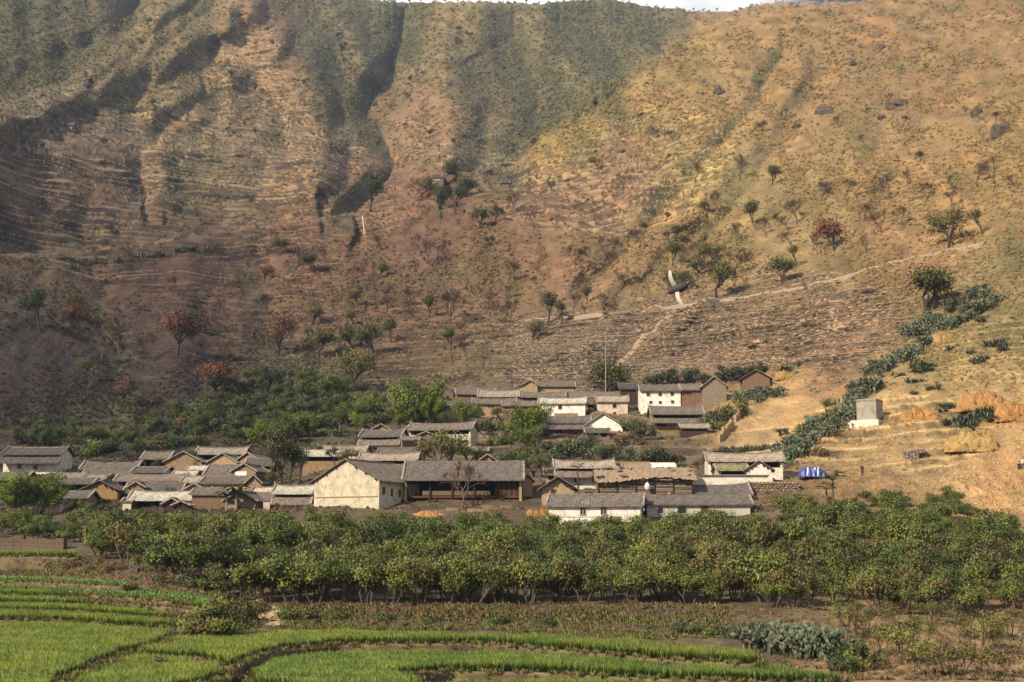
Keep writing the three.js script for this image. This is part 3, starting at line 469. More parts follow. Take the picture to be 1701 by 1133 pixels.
// ---- middle, behind the hut
house(Wh, 'white-walled house with two stacked tiled roofs and one small window, behind the curved-roof hut', { x0: 924, x1: 1018, yb: 818, ye: 777, yr: 767, d: 192, dep: 5.5, wall: M.white, roof: M.roofPale, gal: 784, up: 0.3, pent: [782, 792, 1.2], pentMat: M.roofWarm, win: [[958, 797, 7, 7.5]] });
house('shed', 'little shed roof tucked against the left of the stacked-roof white house', { x0: 907, x1: 924, yb: 802, ye: 788.5, yr: 779, d: 193, dep: 4, gal: 797, wall: M.adobeTan, roof: M.roofWarm, up: 0, cat: 'shed' });
house('hut', 'tiny adobe lookout hut with a flat-pitched roof above the dark barn', { x0: 789, x1: 808, yb: 762, ye: 750, yr: 743.5, dep: 3.4, d: 212, wall: M.adobeTan, roof: M.roofWarm, up: 0, cat: 'hut', doors: [[799, 754, 5, 5]] });
house('shed', 'brown gabled shed roof peeping over the ridge of the dark barn', { x0: 794, x1: 826, yb: 786, ye: 768, yr: 756, d: 204, dep: 5, axis: 'z', wall: M.adobe, roof: M.roofDark, over: 0.3, gov: 0.3, up: 0.05, cat: 'shed' });
// ---- centre left above the gable house
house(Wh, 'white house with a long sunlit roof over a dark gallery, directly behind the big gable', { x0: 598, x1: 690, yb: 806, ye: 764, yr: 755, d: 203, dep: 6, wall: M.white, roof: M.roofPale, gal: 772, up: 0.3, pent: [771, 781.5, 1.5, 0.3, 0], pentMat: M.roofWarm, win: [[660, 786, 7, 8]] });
house('flat_roofed_house', 'adobe house with a pinkish flat drying roof below the dark doorway', { x0: 626, x1: 700, yb: 770, ye: 757, yr: 745, d: 219, dep: 6.5, wall: M.adobeTan, roof: M.roofWarm, up: 0, gov: 0.1, over: 0.2, verge: M.roofWarm, ridge: M.roofWarm });
house(A, 'long bright roof with a cream gable end, above and left of the big gable', { x0: 524, x1: 604, yb: 768, ye: 752.5, yr: 742, d: 226, dep: 6, wall: M.cream, roof: M.roofPale, up: 0.3, yaw: -0.1 });
house(A, 'pale roof at the foot of the green slope beside the tall dark tree', { x0: 502, x1: 566, yb: 772, ye: 757.5, yr: 748, d: 219, dep: 5.5, gal: 766, wall: M.adobe, roof: M.roofWhite, up: 0.15 });
house(Wh, 'two-roofed white house with a dark gallery and a little dormer, above the flat drying roof', { x0: 598, x1: 664, yb: 757, ye: 725.5, yr: 716, d: 240, dep: 6, wall: M.white, roof: M.roof, gal: 733, up: 0.35, pent: [730.5, 739, 1.4], pentMat: M.roofWarm, yaw: -0.16, doors: [[623, 749, 6, 9]] });
house(A, 'brown gable rising behind the two-roofed white house', { x0: 618, x1: 647, yb: 738, ye: 716, yr: 706, d: 250, dep: 5, axis: 'z', wall: M.adobe, roof: M.roof, over: 0.5, up: 0.1 });
house('store', 'store with a wide dark doorway right of the two-roofed white house', { x0: 666, x1: 696, yb: 748, ye: 730.5, yr: 728, d: 236, dep: 4, wall: M.adobeTan, roof: M.roofWarm, up: 0, over: 0.15, gov: 0.1, cat: 'store', doors: [[680.5, 737, 24, 11, { pane: M.hole }]] });
house(A, 'long roof with a bright cream right gable, half hidden by the olive tree', { x0: 678, x1: 782, yb: 736, ye: 714, yr: 705, d: 246, dep: 5.5, yaw: -0.2, wall: M.cream, roof: M.roofWarm, up: 0.4, gal: 722, posts: 3 });
house('hut', 'red-brown hut with a low gable roof before the long roof with the cream gable', { x0: 691, x1: 724, yb: 742, ye: 726, yr: 717.5, d: 239, dep: 4.5, axis: 'z', wall: M.adobeRed, roof: M.roof, over: 0.5, up: 0, cat: 'hut' });
// ---- upper village
house(A, 'brown adobe house at the very top of the village, gable end to the left', { x0: 868, x1: 893, yb: 662, ye: 641, yr: 632, d: 306, dep: 6, axis: 'z', wall: M.adobeTan, roof: M.roof, over: 0.4, up: 0 });
house('barn', 'long windowless adobe barn joined to the topmost brown gable', { x0: 893, x1: 954, yb: 664, ye: 642, yr: 635.5, d: 307, dep: 5.5, wall: M.adobeTan, roof: M.roofWarm, up: 0.2, cat: 'barn' });
house(A, 'red brick-coloured house with a sloping roof at the upper left of the village', { x0: 759, x1: 822, yb: 672, ye: 655, yr: 645.5, d: 306, dep: 6, wall: M.adobeRed, roof: M.roofWarm, yaw: 0.12, up: 0.1 });
house(A, 'adobe house with a pale upturned roof line at the upper left', { x0: 795, x1: 864, yb: 676, ye: 659, yr: 650, d: 297, dep: 6, wall: M.adobe, roof: M.roofPale, gal: 667, up: 0.6, yaw: -0.07 });
house(A, 'adobe house with a dark blue-shaded gallery between two roofs', { x0: 866, x1: 938, yb: 684, ye: 660, yr: 653, d: 295, dep: 5.5, wall: M.adobe, roof: M.roofWarm, gal: 668, up: 0.4, pent: [666, 672.5, 1.6], rail: M.woodRed });
house(A, 'long low brown house below the pale upturned roof, with a row of small openings', { x0: 786, x1: 856, yb: 696, ye: 671, yr: 663.5, d: 289, dep: 5.5, wall: M.adobeTan, roof: M.roof, up: 0.25, win: [[812, 675, 3.5, 4], [817, 675, 3.5, 4]] });
house(A, 'brown house with one square opening at the upper left, behind the bright bamboo', { x0: 720, x1: 788, yb: 700, ye: 675, yr: 667, d: 287, dep: 5.5, wall: M.adobeTan, roof: M.roof, up: 0.15, yaw: 0.12, win: [[737, 680, 5, 5, { pane: M.hole }]] });
house(A, 'tall red earth-walled house below the blue-shaded gallery', { x0: 836, x1: 892, yb: 706, ye: 674, yr: 667.5, d: 284, dep: 5, wall: M.adobeRed, roof: M.roofWarm, up: 0.1, doors: [[860, 682, 5, 9]] });
house(Wh, 'white house with one dark window, upper left of the twin-roofed brown house', { x0: 896, x1: 972, yb: 694, ye: 670, yr: 662, d: 283, dep: 5.5, wall: M.whiteBright, roof: M.roofWhite, up: 0.35, yaw: -0.08, win: [[930.5, 676.5, 5, 5.5, { pane: M.hole }]], panels: [[921, 960, 686.5, 694, M.adobe, 'bare_patch', 0.05]] });
house(A, 'long grey roof line behind the white and pinkish upper houses', { x0: 942, x1: 1040, yb: 680, ye: 660.5, yr: 652.5, d: 296, dep: 5.5, gal: 667, wall: M.adobe, roof: M.roofWarm, up: 0.4, yaw: -0.05 });
house('pinkish_house', 'pinkish-white house with a sandy roof and two small square openings', { x0: 992, x1: 1043, yb: 692, ye: 667, yr: 658.5, d: 286, dep: 5.5, wall: M.pinkish, roof: M.roofPale, up: 0.2, win: [[1021, 674, 5.5, 6, { pane: M.hole }], [1021, 686.5, 4, 3, { pane: M.hole }]], doors: [[989, 677, 4, 14, { z: -0.03 }]] });
house('gatehouse', 'small dark gate recess between the white and the pinkish house', { x0: 974, x1: 990, yb: 692, ye: 671, yr: 664, d: 290, dep: 4, gal: 689, wall: M.adobeRed, roof: M.roof, up: 0, posts: 1, cat: 'gatehouse' });
house(A, 'brown house with two stacked roofs and a pair of dark windows above the grey-green shrubs', { x0: 902, x1: 980, yb: 736, ye: 702.5, yr: 692.5, d: 263, dep: 6, wall: M.adobe, roof: M.roof, gal: 706, up: 0.2, pent: [704, 712.5, 1.6, 1.2, 0], win: [[925, 717, 4, 7, { pane: M.hole }], [932, 717, 4, 7, { pane: M.hole }]] });
house(Wh, 'white gabled house with a long right-hand roof slope beside the twin-roofed brown house', { x0: 972, x1: 1034, yb: 734, ye: 709, yr: 687.5, d: 262, dep: 7, axis: 'z', yaw: -0.12, wall: M.whiteBright, roof: M.roof, over: 0.4, gov: 0.35, up: 0.05 });
house('porch', 'small tiled porch roof at the foot of the white gabled house', { x0: 974, x1: 1012, yb: 734, ye: 718.5, yr: 712.5, d: 257, dep: 2.6, gal: 726, wall: M.adobe, roof: M.roofDark, up: 0.05, cat: 'porch' });
house('shed', 'dark weathered shed just left of the six-windowed white house', { x0: 1031, x1: 1066, yb: 660, ye: 646, yr: 637.5, d: 296, dep: 5, wall: M.woodDark, roof: M.roofDark, up: 0.15, verge: M.vergeDark, cat: 'shed' });
house(Wh, 'bright white two-storey house with six little windows in two rows', { x0: 1064, x1: 1131, yb: 676, ye: 649, yr: 640.5, d: 284, dep: 5.5, wall: M.whiteBright, roof: M.roofWarm, up: 0.1, gov: 0.2, win: [[1077, 655, 5, 4.6], [1097, 655, 5, 4.6], [1117, 654.5, 5, 4.6], [1081, 668.5, 4, 3.6], [1097, 668.5, 4, 3.6], [1117.5, 667.5, 4, 3.6]] });
house(A, 'brown right-hand half under the roof line of the six-windowed white house', { x0: 1132, x1: 1167, yb: 674, ye: 647.5, yr: 639, d: 284.3, dep: 5.5, wall: M.adobeRed, roof: M.roofWarm, up: 0.1, gov: 0.25, win: [[1144, 653, 12, 4, { pane: M.hole }]] });
house(A, 'grey-brown gable house with a light roof edge right of the six-windowed house', { x0: 1167, x1: 1207, yb: 660, ye: 644, yr: 626, d: 283, dep: 6, axis: 'z', wall: M.adobeGrey, roof: M.roofDark, over: 0.5, gov: 0.35, up: 0 });
house(A, 'red-brown windowless gable house, uppermost on the right beside the straw', { x0: 1234, x1: 1279, yb: 650, ye: 630, yr: 615, d: 284, dep: 6, axis: 'z', yaw: -0.1, wall: M.adobeRed, roof: M.roofDark, over: 0.6, gov: 0.4, up: 0, verge: M.vergeDark });
house(A, 'ochre house with two dark galleries under two roofs, below the six-windowed house', { x0: 1084, x1: 1168, yb: 722, ye: 688, yr: 676.5, d: 258, dep: 6, wall: M.ochre, roof: M.roof, gal: 697, up: 0.2, pent: [695, 702, 1.4], win: [[1098, 706, 20, 5, { pane: M.hole }]] });
house('woodshed', 'dark plank woodshed with a small pale roof at the end of the ochre house', { x0: 1133, x1: 1176, yb: 732, ye: 710.5, yr: 704.5, d: 250, dep: 3.5, wall: M.woodDark, roof: M.roofPale, up: 0.1, cat: 'shed' });
// ---- left cluster
house(Wh, 'white-walled house with two windows and a dark upper gallery at the far left edge', { x0: 4, x1: 99, yb: 792, ye: 755, yr: 744, d: 236, dep: 6, yaw: -0.02, wall: M.white, roof: M.roofDark, gal: 762, up: 0.15, pent: [758, 769, 1.6], pentMat: M.roofDark, win: [[31, 775, 6, 6], [58, 776.5, 6, 6]], verge: M.roof });
house(A, 'red-brown timber house in shade below the white house at the left edge', { x0: -30, x1: 38, yb: 824, ye: 797, yr: 786, d: 212, dep: 6, wall: M.woodRed, roof: M.roof, gal: 815, up: 0.2, rail: M.woodRed });
house('hut', 'pinkish plastered hut cut off by the left edge above the hedge', { x0: -20, x1: 14, yb: 852, ye: 835, yr: 824, d: 193, dep: 5, axis: 'x', wall: M.pinkish, roof: M.roof, up: 0.1, cat: 'hut' });
house(A, 'long roof in the back row of the left cluster with a bright upturned ridge tip', { x0: 135, x1: 224, yb: 797, ye: 780, yr: 770, d: 233, dep: 5.5, wall: M.adobeGrey, roof: M.roof, gal: 790, up: 0.45 });
house(A, 'grey roof one step below the back row long roof of the left cluster', { x0: 136, x1: 216, yb: 806, ye: 791, yr: 782, d: 226, dep: 5, gal: 799, wall: M.adobe, roof: M.roof, up: 0.1 });
house(A, 'house with a dark recessed front at the top of the left cluster', { x0: 236, x1: 278, yb: 784, ye: 762.5, yr: 752, d: 239, dep: 5.5, gal: 776, wall: M.adobe, roof: M.roofWarm, up: 0.15 });
house(A, 'large brown adobe gable at the top of the left cluster', { x0: 274, x1: 334, yb: 790, ye: 768, yr: 751, d: 232, dep: 6, axis: 'z', wall: M.adobe, roof: M.roofWarm, over: 0.4, up: 0.05 });
house(A, 'short roof with a pale right wall in front of the large brown gable', { x0: 219, x1: 272, yb: 800, ye: 785, yr: 776.5, d: 223, dep: 5, gal: 793, wall: M.cream, roof: M.roof, up: 0.1, yaw: -0.1 });
house('shed', 'small sunlit roof at the left, first of two short bright ones', { x0: 94, x1: 131, yb: 806, ye: 794, yr: 787, d: 222, dep: 4.5, wall: M.adobe, roof: M.roofPale, up: 0.2, cat: 'shed', yaw: -0.1 });
house('shed', 'small sunlit roof with a cream right end, second of two short bright ones', { x0: 138, x1: 173, yb: 808, ye: 797, yr: 790, d: 221, dep: 4.5, wall: M.cream, roof: M.roofPale, up: 0.2, cat: 'shed', yaw: -0.1 });
house(A, 'plain grey roof over a shaded wall left of the ochre gable', { x0: 98, x1: 150, yb: 820, ye: 803.5, yr: 795, d: 212, dep: 5, gal: 815, wall: M.adobeGrey, roof: M.roof, up: 0.1 });
house(A, 'ochre-orange adobe gable in the left cluster', { x0: 135, x1: 194, yb: 842, ye: 815, yr: 800, d: 203, dep: 6.5, axis: 'z', wall: M.ochre, roof: M.roofDark, over: 0.4, gov: 0.4, up: 0.1, verge: M.vergeDark });
house(A, 'long pale roof with a rounded white left end, middle of the left cluster', { x0: 192, x1: 300, yb: 818, ye: 799, yr: 790, d: 214, dep: 5.5, wall: M.white, roof: M.roofWarm, gal: 808, up: 0.25 });
house(A, 'grey roof with a small crossing gable, middle of the left cluster', { x0: 206, x1: 296, yb: 833, ye: 820, yr: 803, d: 205, dep: 6.5, gal: 829, wall: M.adobe, roof: M.roof, up: 0.1 });
house('gable', 'little crossing gable on top of the middle of the left cluster', { x0: 213, x1: 239, yb: 826, ye: 810, yr: 801, d: 204, dep: 3, axis: 'z', wall: M.adobe, roof: M.roof, over: 0.3, gov: 0.3, up: 0, cat: 'house', found: 1 });
house(A, 'sunlit cream roof over a dark front at the lower edge of the left cluster', { x0: 216, x1: 318, yb: 850, ye: 831, yr: 817.5, d: 193, dep: 6, wall: M.adobe, roof: M.roofWhite, gal: 847, up: 0.3, yaw: 0.04, posts: 3 });
house('end_wall_shed', 'narrow cream plastered end wall with a tiny roof beside the sunlit cream roof', { x0: 203, x1: 217, yb: 853, ye: 833.5, yr: 829, d: 192, dep: 3, wall: M.cream, roof: M.roof, up: 0.1, over: 0.2, gov: 0.2, cat: 'shed' });
house('gate', 'small gabled gate roof with pale edges, left one of a pair', { x0: 270, x1: 300, yb: 850, ye: 838.5, yr: 828, d: 188, dep: 2, axis: 'z', wall: M.woodDark, roof: M.roofWarm, over: 0.3, gov: 0.3, up: 0, cat: 'gate' });
house('gate', 'lower gabled gate roof with pale edges, right one of a pair', { x0: 287, x1: 314, yb: 852, ye: 840, yr: 833, d: 186.5, dep: 2, axis: 'z', wall: M.woodDark, roof: M.roofWarm, over: 0.3, gov: 0.3, up: 0, cat: 'gate' });
house('shed', 'grey-roofed shed in shade above the rough grey wall at the left', { x0: 93, x1: 143, yb: 850, ye: 827, yr: 817, d: 195, dep: 5, gal: 846, wall: M.adobeGrey, roof: M.roof, up: 0.1, cat: 'shed' });
house('wall_stub', 'rough greyish plastered wall stub by the bamboo at the left', { x0: 74, x1: 98, yb: 858, ye: 836, yr: 831, d: 189, dep: 3, wall: M.pinkish, roof: M.roof, up: 0, over: 0.2, cat: 'shed' });
house(A, 'pale long roof at the top right of the left cluster', { x0: 326, x1: 404, yb: 773, ye: 754.5, yr: 745, d: 243, dep: 5.5, gal: 764, wall: M.adobe, roof: M.roofPale, up: 0.25 });
house(A, 'brown adobe gable below the pale long roof', { x0: 344, x1: 394, yb: 784, ye: 769.5, yr: 754, d: 235, dep: 6, axis: 'z', yaw: -0.15, wall: M.adobeTan, roof: M.roof, over: 0.4, up: 0.05 });
house(A, 'brown gable with a long shaded slope falling to the right, by the tall dark tree', { x0: 396, x1: 428, yb: 785, ye: 764, yr: 753, d: 234, dep: 6, axis: 'z', yaw: -0.45, wall: M.adobe, roof: M.roof, over: 0.4, up: 0.1 });
house(A, 'shaded house behind the tall dark tree', { x0: 408, x1: 450, yb: 789, ye: 774, yr: 762.5, d: 229, dep: 5.5, gal: 783, wall: M.adobe, roof: M.roof, up: 0.1 });
house('shed', 'bright whitish roof, upper of two in the middle of the left cluster', { x0: 311, x1: 347, yb: 793, ye: 781, yr: 774, d: 225, dep: 4.2, wall: M.adobe, roof: M.roofWhite, up: 0.05, cat: 'shed' });
house('shed', 'bright whitish roof, lower of two in the middle of the left cluster', { x0: 288, x1: 322, yb: 801, ye: 790.5, yr: 782.5, d: 217, dep: 4.2, wall: M.adobe, roof: M.roofWhite, up: 0.05, cat: 'shed' });
house('shed', 'sandy low roof between the bright whitish roofs and the yellow-walled house', { x0: 303, x1: 333, yb: 812, ye: 801.5, yr: 792, d: 209, dep: 4.6, wall: M.pinkish, roof: M.roofPale, up: 0.05, cat: 'shed' });
house(A, 'broad grey roof left of the gable with a white plastered arch', { x0: 340, x1: 388, yb: 804, ye: 790, yr: 773, d: 216, dep: 6.5, wall: M.adobe, roof: M.roof, up: 0.05, yaw: -0.08 });
house(A, 'brown gable with a white plastered arch in it', { x0: 386, x1: 425, yb: 804, ye: 784, yr: 771.5, d: 215, dep: 6, axis: 'z', yaw: -0.2, wall: M.adobe, roof: M.roof, over: 0.4, up: 0.05, panels: [[389, 409, 783, 793, M.whiteBright, 'plaster_panel', 0.05]] });
house(A, 'house with a bright yellow painted front', { x0: 334, x1: 409, yb: 821, ye: 803, yr: 792, d: 205, dep: 5.5, yaw: -0.06, wall: M.adobe, roof: M.roof, up: 0.1, panels: [[344, 376, 804, 817, M.yellow, 'plaster_panel', 0.05], [377, 408, 804, 817, M.yellow, 'plaster_panel', 0.05]] });
house(A, 'brown gable end joined to the right of the yellow-fronted house', { x0: 409, x1: 434, yb: 824, ye: 804, yr: 790.5, d: 204, dep: 5.5, axis: 'z', yaw: -0.2, wall: M.adobe, roof: M.roofDark, over: 0.35, up: 0.05 });
house(Wh, 'cream gable with a tiny vent under the yellow-fronted house', { x0: 303, x1: 343, yb: 831, ye: 817, yr: 804.5, d: 198, dep: 6, axis: 'z', yaw: -0.1, wall: M.creamWarm, roof: M.roofWarm, over: 0.4, up: 0.05, win: [[322, 811, 2.6, 4, { pane: M.hole, t: 0.04 }]] });
house(A, 'reddish brown adobe house right at the orchard edge with a long grey roof', { x0: 318, x1: 374, yb: 850, ye: 821.5, yr: 812, d: 190, dep: 5.5, wall: M.adobeRed, roof: M.roof, up: 0.02, over: 0.4 });
house(A, 'grey-brown adobe gable with a pale sloping roof edge at the orchard edge', { x0: 374, x1: 424, yb: 854, ye: 833, yr: 816.5, d: 188, dep: 5.5, axis: 'z', yaw: -0.15, wall: M.adobeGrey, roof: M.roofWarm, over: 0.5, up: 0 });
house('shed', 'short bright sloping roof right of the yellow-fronted house', { x0: 420, x1: 448, yb: 830, ye: 818.5, yr: 811, d: 200, dep: 4.4, wall: M.adobe, roof: M.roofWhite, up: 0.2, cat: 'shed' });
house('shed', 'brown low roof over a pale pillar left of the big cream gable', { x0: 416, x1: 460, yb: 846, ye: 831, yr: 819.5, d: 192, dep: 5, wall: M.adobeGrey, roof: M.roofWarm, up: 0.05, cat: 'shed', gal: 843, yaw: -0.1 });
house('sheep_shed', 'shed with a bright upper and a brown lower roof against the big cream gable', { x0: 455, x1: 516, yb: 852, ye: 820, yr: 808, d: 191, dep: 5.5, wall: M.adobe, roof: M.roofWhite, gal: 828, up: 0.25, pent: [826, 838, 1.5], pentMat: M.roofWarm, pentPosts: 3, cat: 'shed' });
{ const p = pt(442.5, 848, 187), g = base('pillar', 'pale square masonry pillar beside the low brown roof', 'pillar', p, 0.2); part('shaft', box(-0.45, 0.45, -1.5, 1.25, -0.9, 0), M.pinkish, g); part('cap', box(-0.55, 0.55, 1.25, 1.38, -1, 0.1), M.roofWarm, g); }
// garden walls of rammed earth
function earthWall(label, pts, hgt, thick, mat, name = 'garden_wall') {
  const P = pts.map((p) => p.length > 2 ? pt(...p) : ray(...p)), g = base(name, label, 'wall', P[0]), list = [], R = mul(P.length * 7 + 3);
  for (let i = 0; i < P.length - 1; i++) { const n = Math.max(1, Math.round(P[i].distanceTo(P[i + 1]) / 1.3)); for (let k = 0; k < n; k++) { const a = P[i].clone().lerp(P[i + 1], k / n).sub(P[0]), b = P[i].clone().lerp(P[i + 1], (k + 1) / n).sub(P[0]), L = a.distanceTo(b), h = hgt * (0.62 + 0.52 * R()), q = box(-L / 2 - 0.02, L / 2 + 0.02, -1.6, h, -thick / 2 * (0.9 + 0.2 * R()), thick / 2 * (0.9 + 0.2 * R())); q.rotateY(-Math.atan2(b.z - a.z, b.x - a.x)); q.translate((a.x + b.x) / 2, (a.y + b.y) / 2, (a.z + b.z) / 2); part('block', q, mat, g); } }
  return g;
}
earthWall('low crumbling red-brown earth wall along the foot of the dark barn', [[722, 858, 180], [760, 856, 180], [776, 862, 180], [800, 856, 180], [850, 856, 181], [892, 856, 181]], 1.25, 0.5, M.adobe);
earthWall('tan earth wall stepping down the bare sloping field, lower stretch', [[1194, 732], [1206, 721], [1218, 709]], 1.7, 0.5, M.adobeTan);
earthWall('tan earth wall stepping down the bare sloping field, upper stretch', [[1221, 700], [1230, 690], [1240, 682]], 1.7, 0.5, M.adobeTan);
earthWall('brown earth wall on the path edge right of the three-window house', [[1250, 832, 184], [1280, 829, 185], [1320, 826, 186]], 0.8, 0.6, M.adobeTan);
earthWall('brown rammed earth wall among the left vegetable terraces', [[-20, 905, 158], [40, 906, 157], [108, 910, 154]], 1.1, 0.6, M.bankSoil);
// ---------------------------------------------------------------- plants
const leafMat = new THREE.MeshPhysicalMaterial({ vertexColors: true, roughness: 0.75, transmission: 0.22, thickness: 0, side: THREE.DoubleSide, specularIntensity: 0.4 });
const dryMat = new THREE.MeshStandardMaterial({ vertexColors: true, roughness: 1, side: THREE.DoubleSide });
const dir3 = (R) => { const z = R() * 2 - 1, a = R() * TAU, r = Math.sqrt(1 - z * z); return [r * Math.cos(a), r * Math.sin(a), z]; };
const add3 = (a, b, k = 1) => [a[0] + b[0] * k, a[1] + b[1] * k, a[2] + b[2] * k], nrm = (a) => { const l = Math.hypot(...a) || 1; return [a[0] / l, a[1] / l, a[2] / l]; }, crs = (a, b) => [a[1] * b[2] - a[2] * b[1], a[2] * b[0] - a[0] * b[2], a[0] * b[1] - a[1] * b[0]];
function leaf(gb, p, u, L, w, col, out, up = 0.5) {              // a leaf: a rhombus folded a little
  const r = nrm(crs(u, Math.abs(u[1]) > 0.9 ? [1, 0, 0] : [0, 1, 0])), a = p, b = add3(add3(p, u, L * 0.5), r, w), c = add3(p, u, L), d = add3(add3(p, u, L * 0.5), r, -w);
  let n = crs(u, r); if (n[0] * out[0] + n[1] * out[1] + n[2] * out[2] < 0) n = n.map((v) => -v); n = nrm([n[0] * 0.55 + out[0] * 0.6, n[1] * 0.55 + out[1] * 0.6 + up * 0.3, n[2] * 0.55 + out[2] * 0.6]);
  const g = crs(add3(b, a, -1), add3(c, a, -1));
  if (g[0] * n[0] + g[1] * n[1] + g[2] * n[2] >= 0) gb.tri(a, b, c, n, n, n, col).tri(a, c, d, n, n, n, col); else gb.tri(a, c, b, n, n, n, col).tri(a, d, c, n, n, n, col);
}
const vary = (c, R, k = 0.25) => { const q = 1 + (R() - 0.5) * 2 * k, h = (R() - 0.5) * k * 0.5; return [c[0] * q * (1 + h), c[1] * q, c[2] * q * (1 - h)]; };
function limbs(R, o) {                                            // a branching skeleton; returns tubes and tips
  const geos = [], tips = [];
  const grow = (p, d, L, r, k) => {
    const bend = nrm(add3(add3(d, dir3(R), o.crook ?? 0.22), [0, 1, 0], o.lift ?? 0.08)), q = add3(p, bend, L);
    geos.push(tube(p, q, r, r * 0.68, k > 2 ? 3 : 5));
    if (k >= o.depth) { tips.push([q, bend, k]); return; }
    if (k >= o.depth - 1) tips.push([q, bend, k]);
    const n = o.split[Math.min(k, o.split.length - 1)];
    for (let i = 0; i < n; i++) { const s = dir3(R); grow(q, nrm(add3(bend, [s[0], s[1] * 0.5 + (o.rise ?? 0.15), s[2]], o.spread ?? 0.75)), L * (o.shrink ?? 0.74) * (0.8 + 0.4 * R()), r * 0.62, k + 1); }
  };
  const stems = o.stems || 1; for (let i = 0; i < stems; i++) { const a = i / stems * TAU + R(), t = o.lean || 0; grow([Math.cos(a) * 0.08 * stems * 0.6, -0.3, Math.sin(a) * 0.08 * stems * 0.6], nrm([Math.cos(a) * t, 1, Math.sin(a) * t]), o.len * (0.85 + 0.3 * R()), o.r, 0); }
  return { geos, tips };
}
function crownGeo(R, tips, o) {                                   // leaves in clumps about the branch ends
  const gb = new GB(); let cx = 0, cy = 0, cz = 0; for (const [p] of tips) { cx += p[0]; cy += p[1]; cz += p[2]; } cx /= tips.length; cy /= tips.length; cz /= tips.length;
  for (const [p, d] of tips) {
    const tone = vary(o.cols[Math.floor(R() * o.cols.length)], R, 0.22);
    for (let i = 0; i < o.per; i++) {
      const s = dir3(R), rr = o.rad * Math.cbrt(R()), q = [p[0] + s[0] * rr, p[1] + s[1] * rr * 0.75, p[2] + s[2] * rr], out = nrm([q[0] - cx, q[1] - cy + 0.3, q[2] - cz]);
      leaf(gb, q, nrm(add3(dir3(R), [0, -0.25, 0])), o.leaf * (0.7 + 0.6 * R()), o.leaf * 0.3 * (0.7 + 0.6 * R()), vary(tone, R, 0.18), out);
    }
  }
  return gb.build();
}
function proto(name, category, trunkGeos, trunkMat, crown, crownName = 'crown', crownMat = leafMat) {
  const g = new THREE.Group(); g.name = name; g.userData.category = category;
  if (trunkGeos) part('trunk', join(trunkGeos), trunkMat, g);
  if (crown) part(crownName, crown, crownMat, g);
  return g;
}
const treeKinds = {};
function kind(key, n, make) { treeKinds[key] = Array.from({ length: n }, (_, i) => make(mul(900 + i * 31 + key.length * 977 + key.charCodeAt(0)), i)); }
const G1 = [0.1, 0.135, 0.032], G2 = [0.165, 0.19, 0.04], G3 = [0.25, 0.255, 0.055], OL = [0.18, 0.165, 0.052], BRN = [0.22, 0.15, 0.07];
kind('orchard', 7, (R, i) => { const s = limbs(R, { stems: 4, lean: 0.42, len: 0.95, r: 0.075, depth: 3, split: [3, 3, 3], shrink: 0.72, spread: 0.7, rise: 0.25 }); return proto('orchard_tree', 'orchard tree', s.geos, M.bark, crownGeo(R, s.tips, { per: 15, rad: 0.52, leaf: 0.21, cols: [[G1, G1, G2], [G1, G2, G3], [G1, G1, OL], [G2, G3, G1], [G1, G1, G1], [OL, G2, BRN], [G2, G1, G3]][i] })); });
kind('sparse', 4, (R, i) => { const s = limbs(R, { stems: 4, lean: 0.4, len: 0.95, r: 0.06, depth: 3, split: [2, 3, 3], shrink: 0.76, spread: 0.65, rise: 0.35 }); return proto('orchard_tree', 'orchard tree', s.geos, M.bark, crownGeo(R, s.tips, { per: 12, rad: 0.5, leaf: 0.19, cols: [[OL, G2, BRN], [OL, OL, G3], [BRN, OL, OL], [G2, OL, G1]][i] })); });
kind('bare', 5, (R, i) => { const s = limbs(R, { len: 1.5, r: 0.15, depth: 5, split: [3, 3, 2, 3, 3], shrink: 0.74, spread: 0.72, rise: 0.1, crook: 0.3 }); const c = [[.2, .14, .1], [.17, .12, .09], [.24, .14, .08], [.2, .15, .09], [.15, .1, .08]][i]; const gb = new GB(); for (const [p, d] of s.tips) for (let k = 0; k < 3; k++) leaf(gb, p, nrm(add3(d, dir3(R), 0.6)), 0.7, 0.025, vary(c, R), [0, 1, 0]); return proto('bare_tree', 'bare tree', s.geos, M.bark, gb.build(), 'twigs', dryMat); });
kind('rust', 3, (R, i) => { const s = limbs(R, { len: 1.1, r: 0.14, depth: 4, split: [4, 3, 3, 2], shrink: 0.8, spread: 0.95, rise: 0.05 }); return proto('rust_tree', 'tree', s.geos, M.barkDark, crownGeo(R, s.tips, { per: 12, rad: 0.75, leaf: 0.22, cols: [[[.17, .07, .04], [.13, .06, .035]], [[.24, .095, .04], [.2, .08, .03]], [[.16, .08, .05], [.2, .1, .055]]][i] })); });
kind('olive', 4, (R, i) => { const s = limbs(R, { len: 1.3, r: 0.18, depth: 4, split: [4, 3, 3, 2], shrink: 0.8, spread: 0.95, rise: 0.1 }); return proto('olive_tree', 'tree', s.geos, M.barkDark, crownGeo(R, s.tips, { per: 17, rad: 0.78, leaf: 0.27, cols: [OL, [.15, .15, .045], [.19, .155, .06], G1] })); });
kind('green', 4, (R, i) => { const s = limbs(R, { len: 1.6, r: 0.22, depth: 4, split: [4, 3, 3, 2], shrink: 0.74, spread: 0.8, rise: 0.2 }); return proto('broadleaf_tree', 'tree', s.geos, M.barkDark, crownGeo(R, s.tips, { per: 15, rad: 0.78, leaf: 0.3, cols: [[[.07, .1, .026], [.05, .08, .022]], [G1, G2], [[.08, .11, .04], [.11, .13, .06]], [G2, G1]][i] })); });
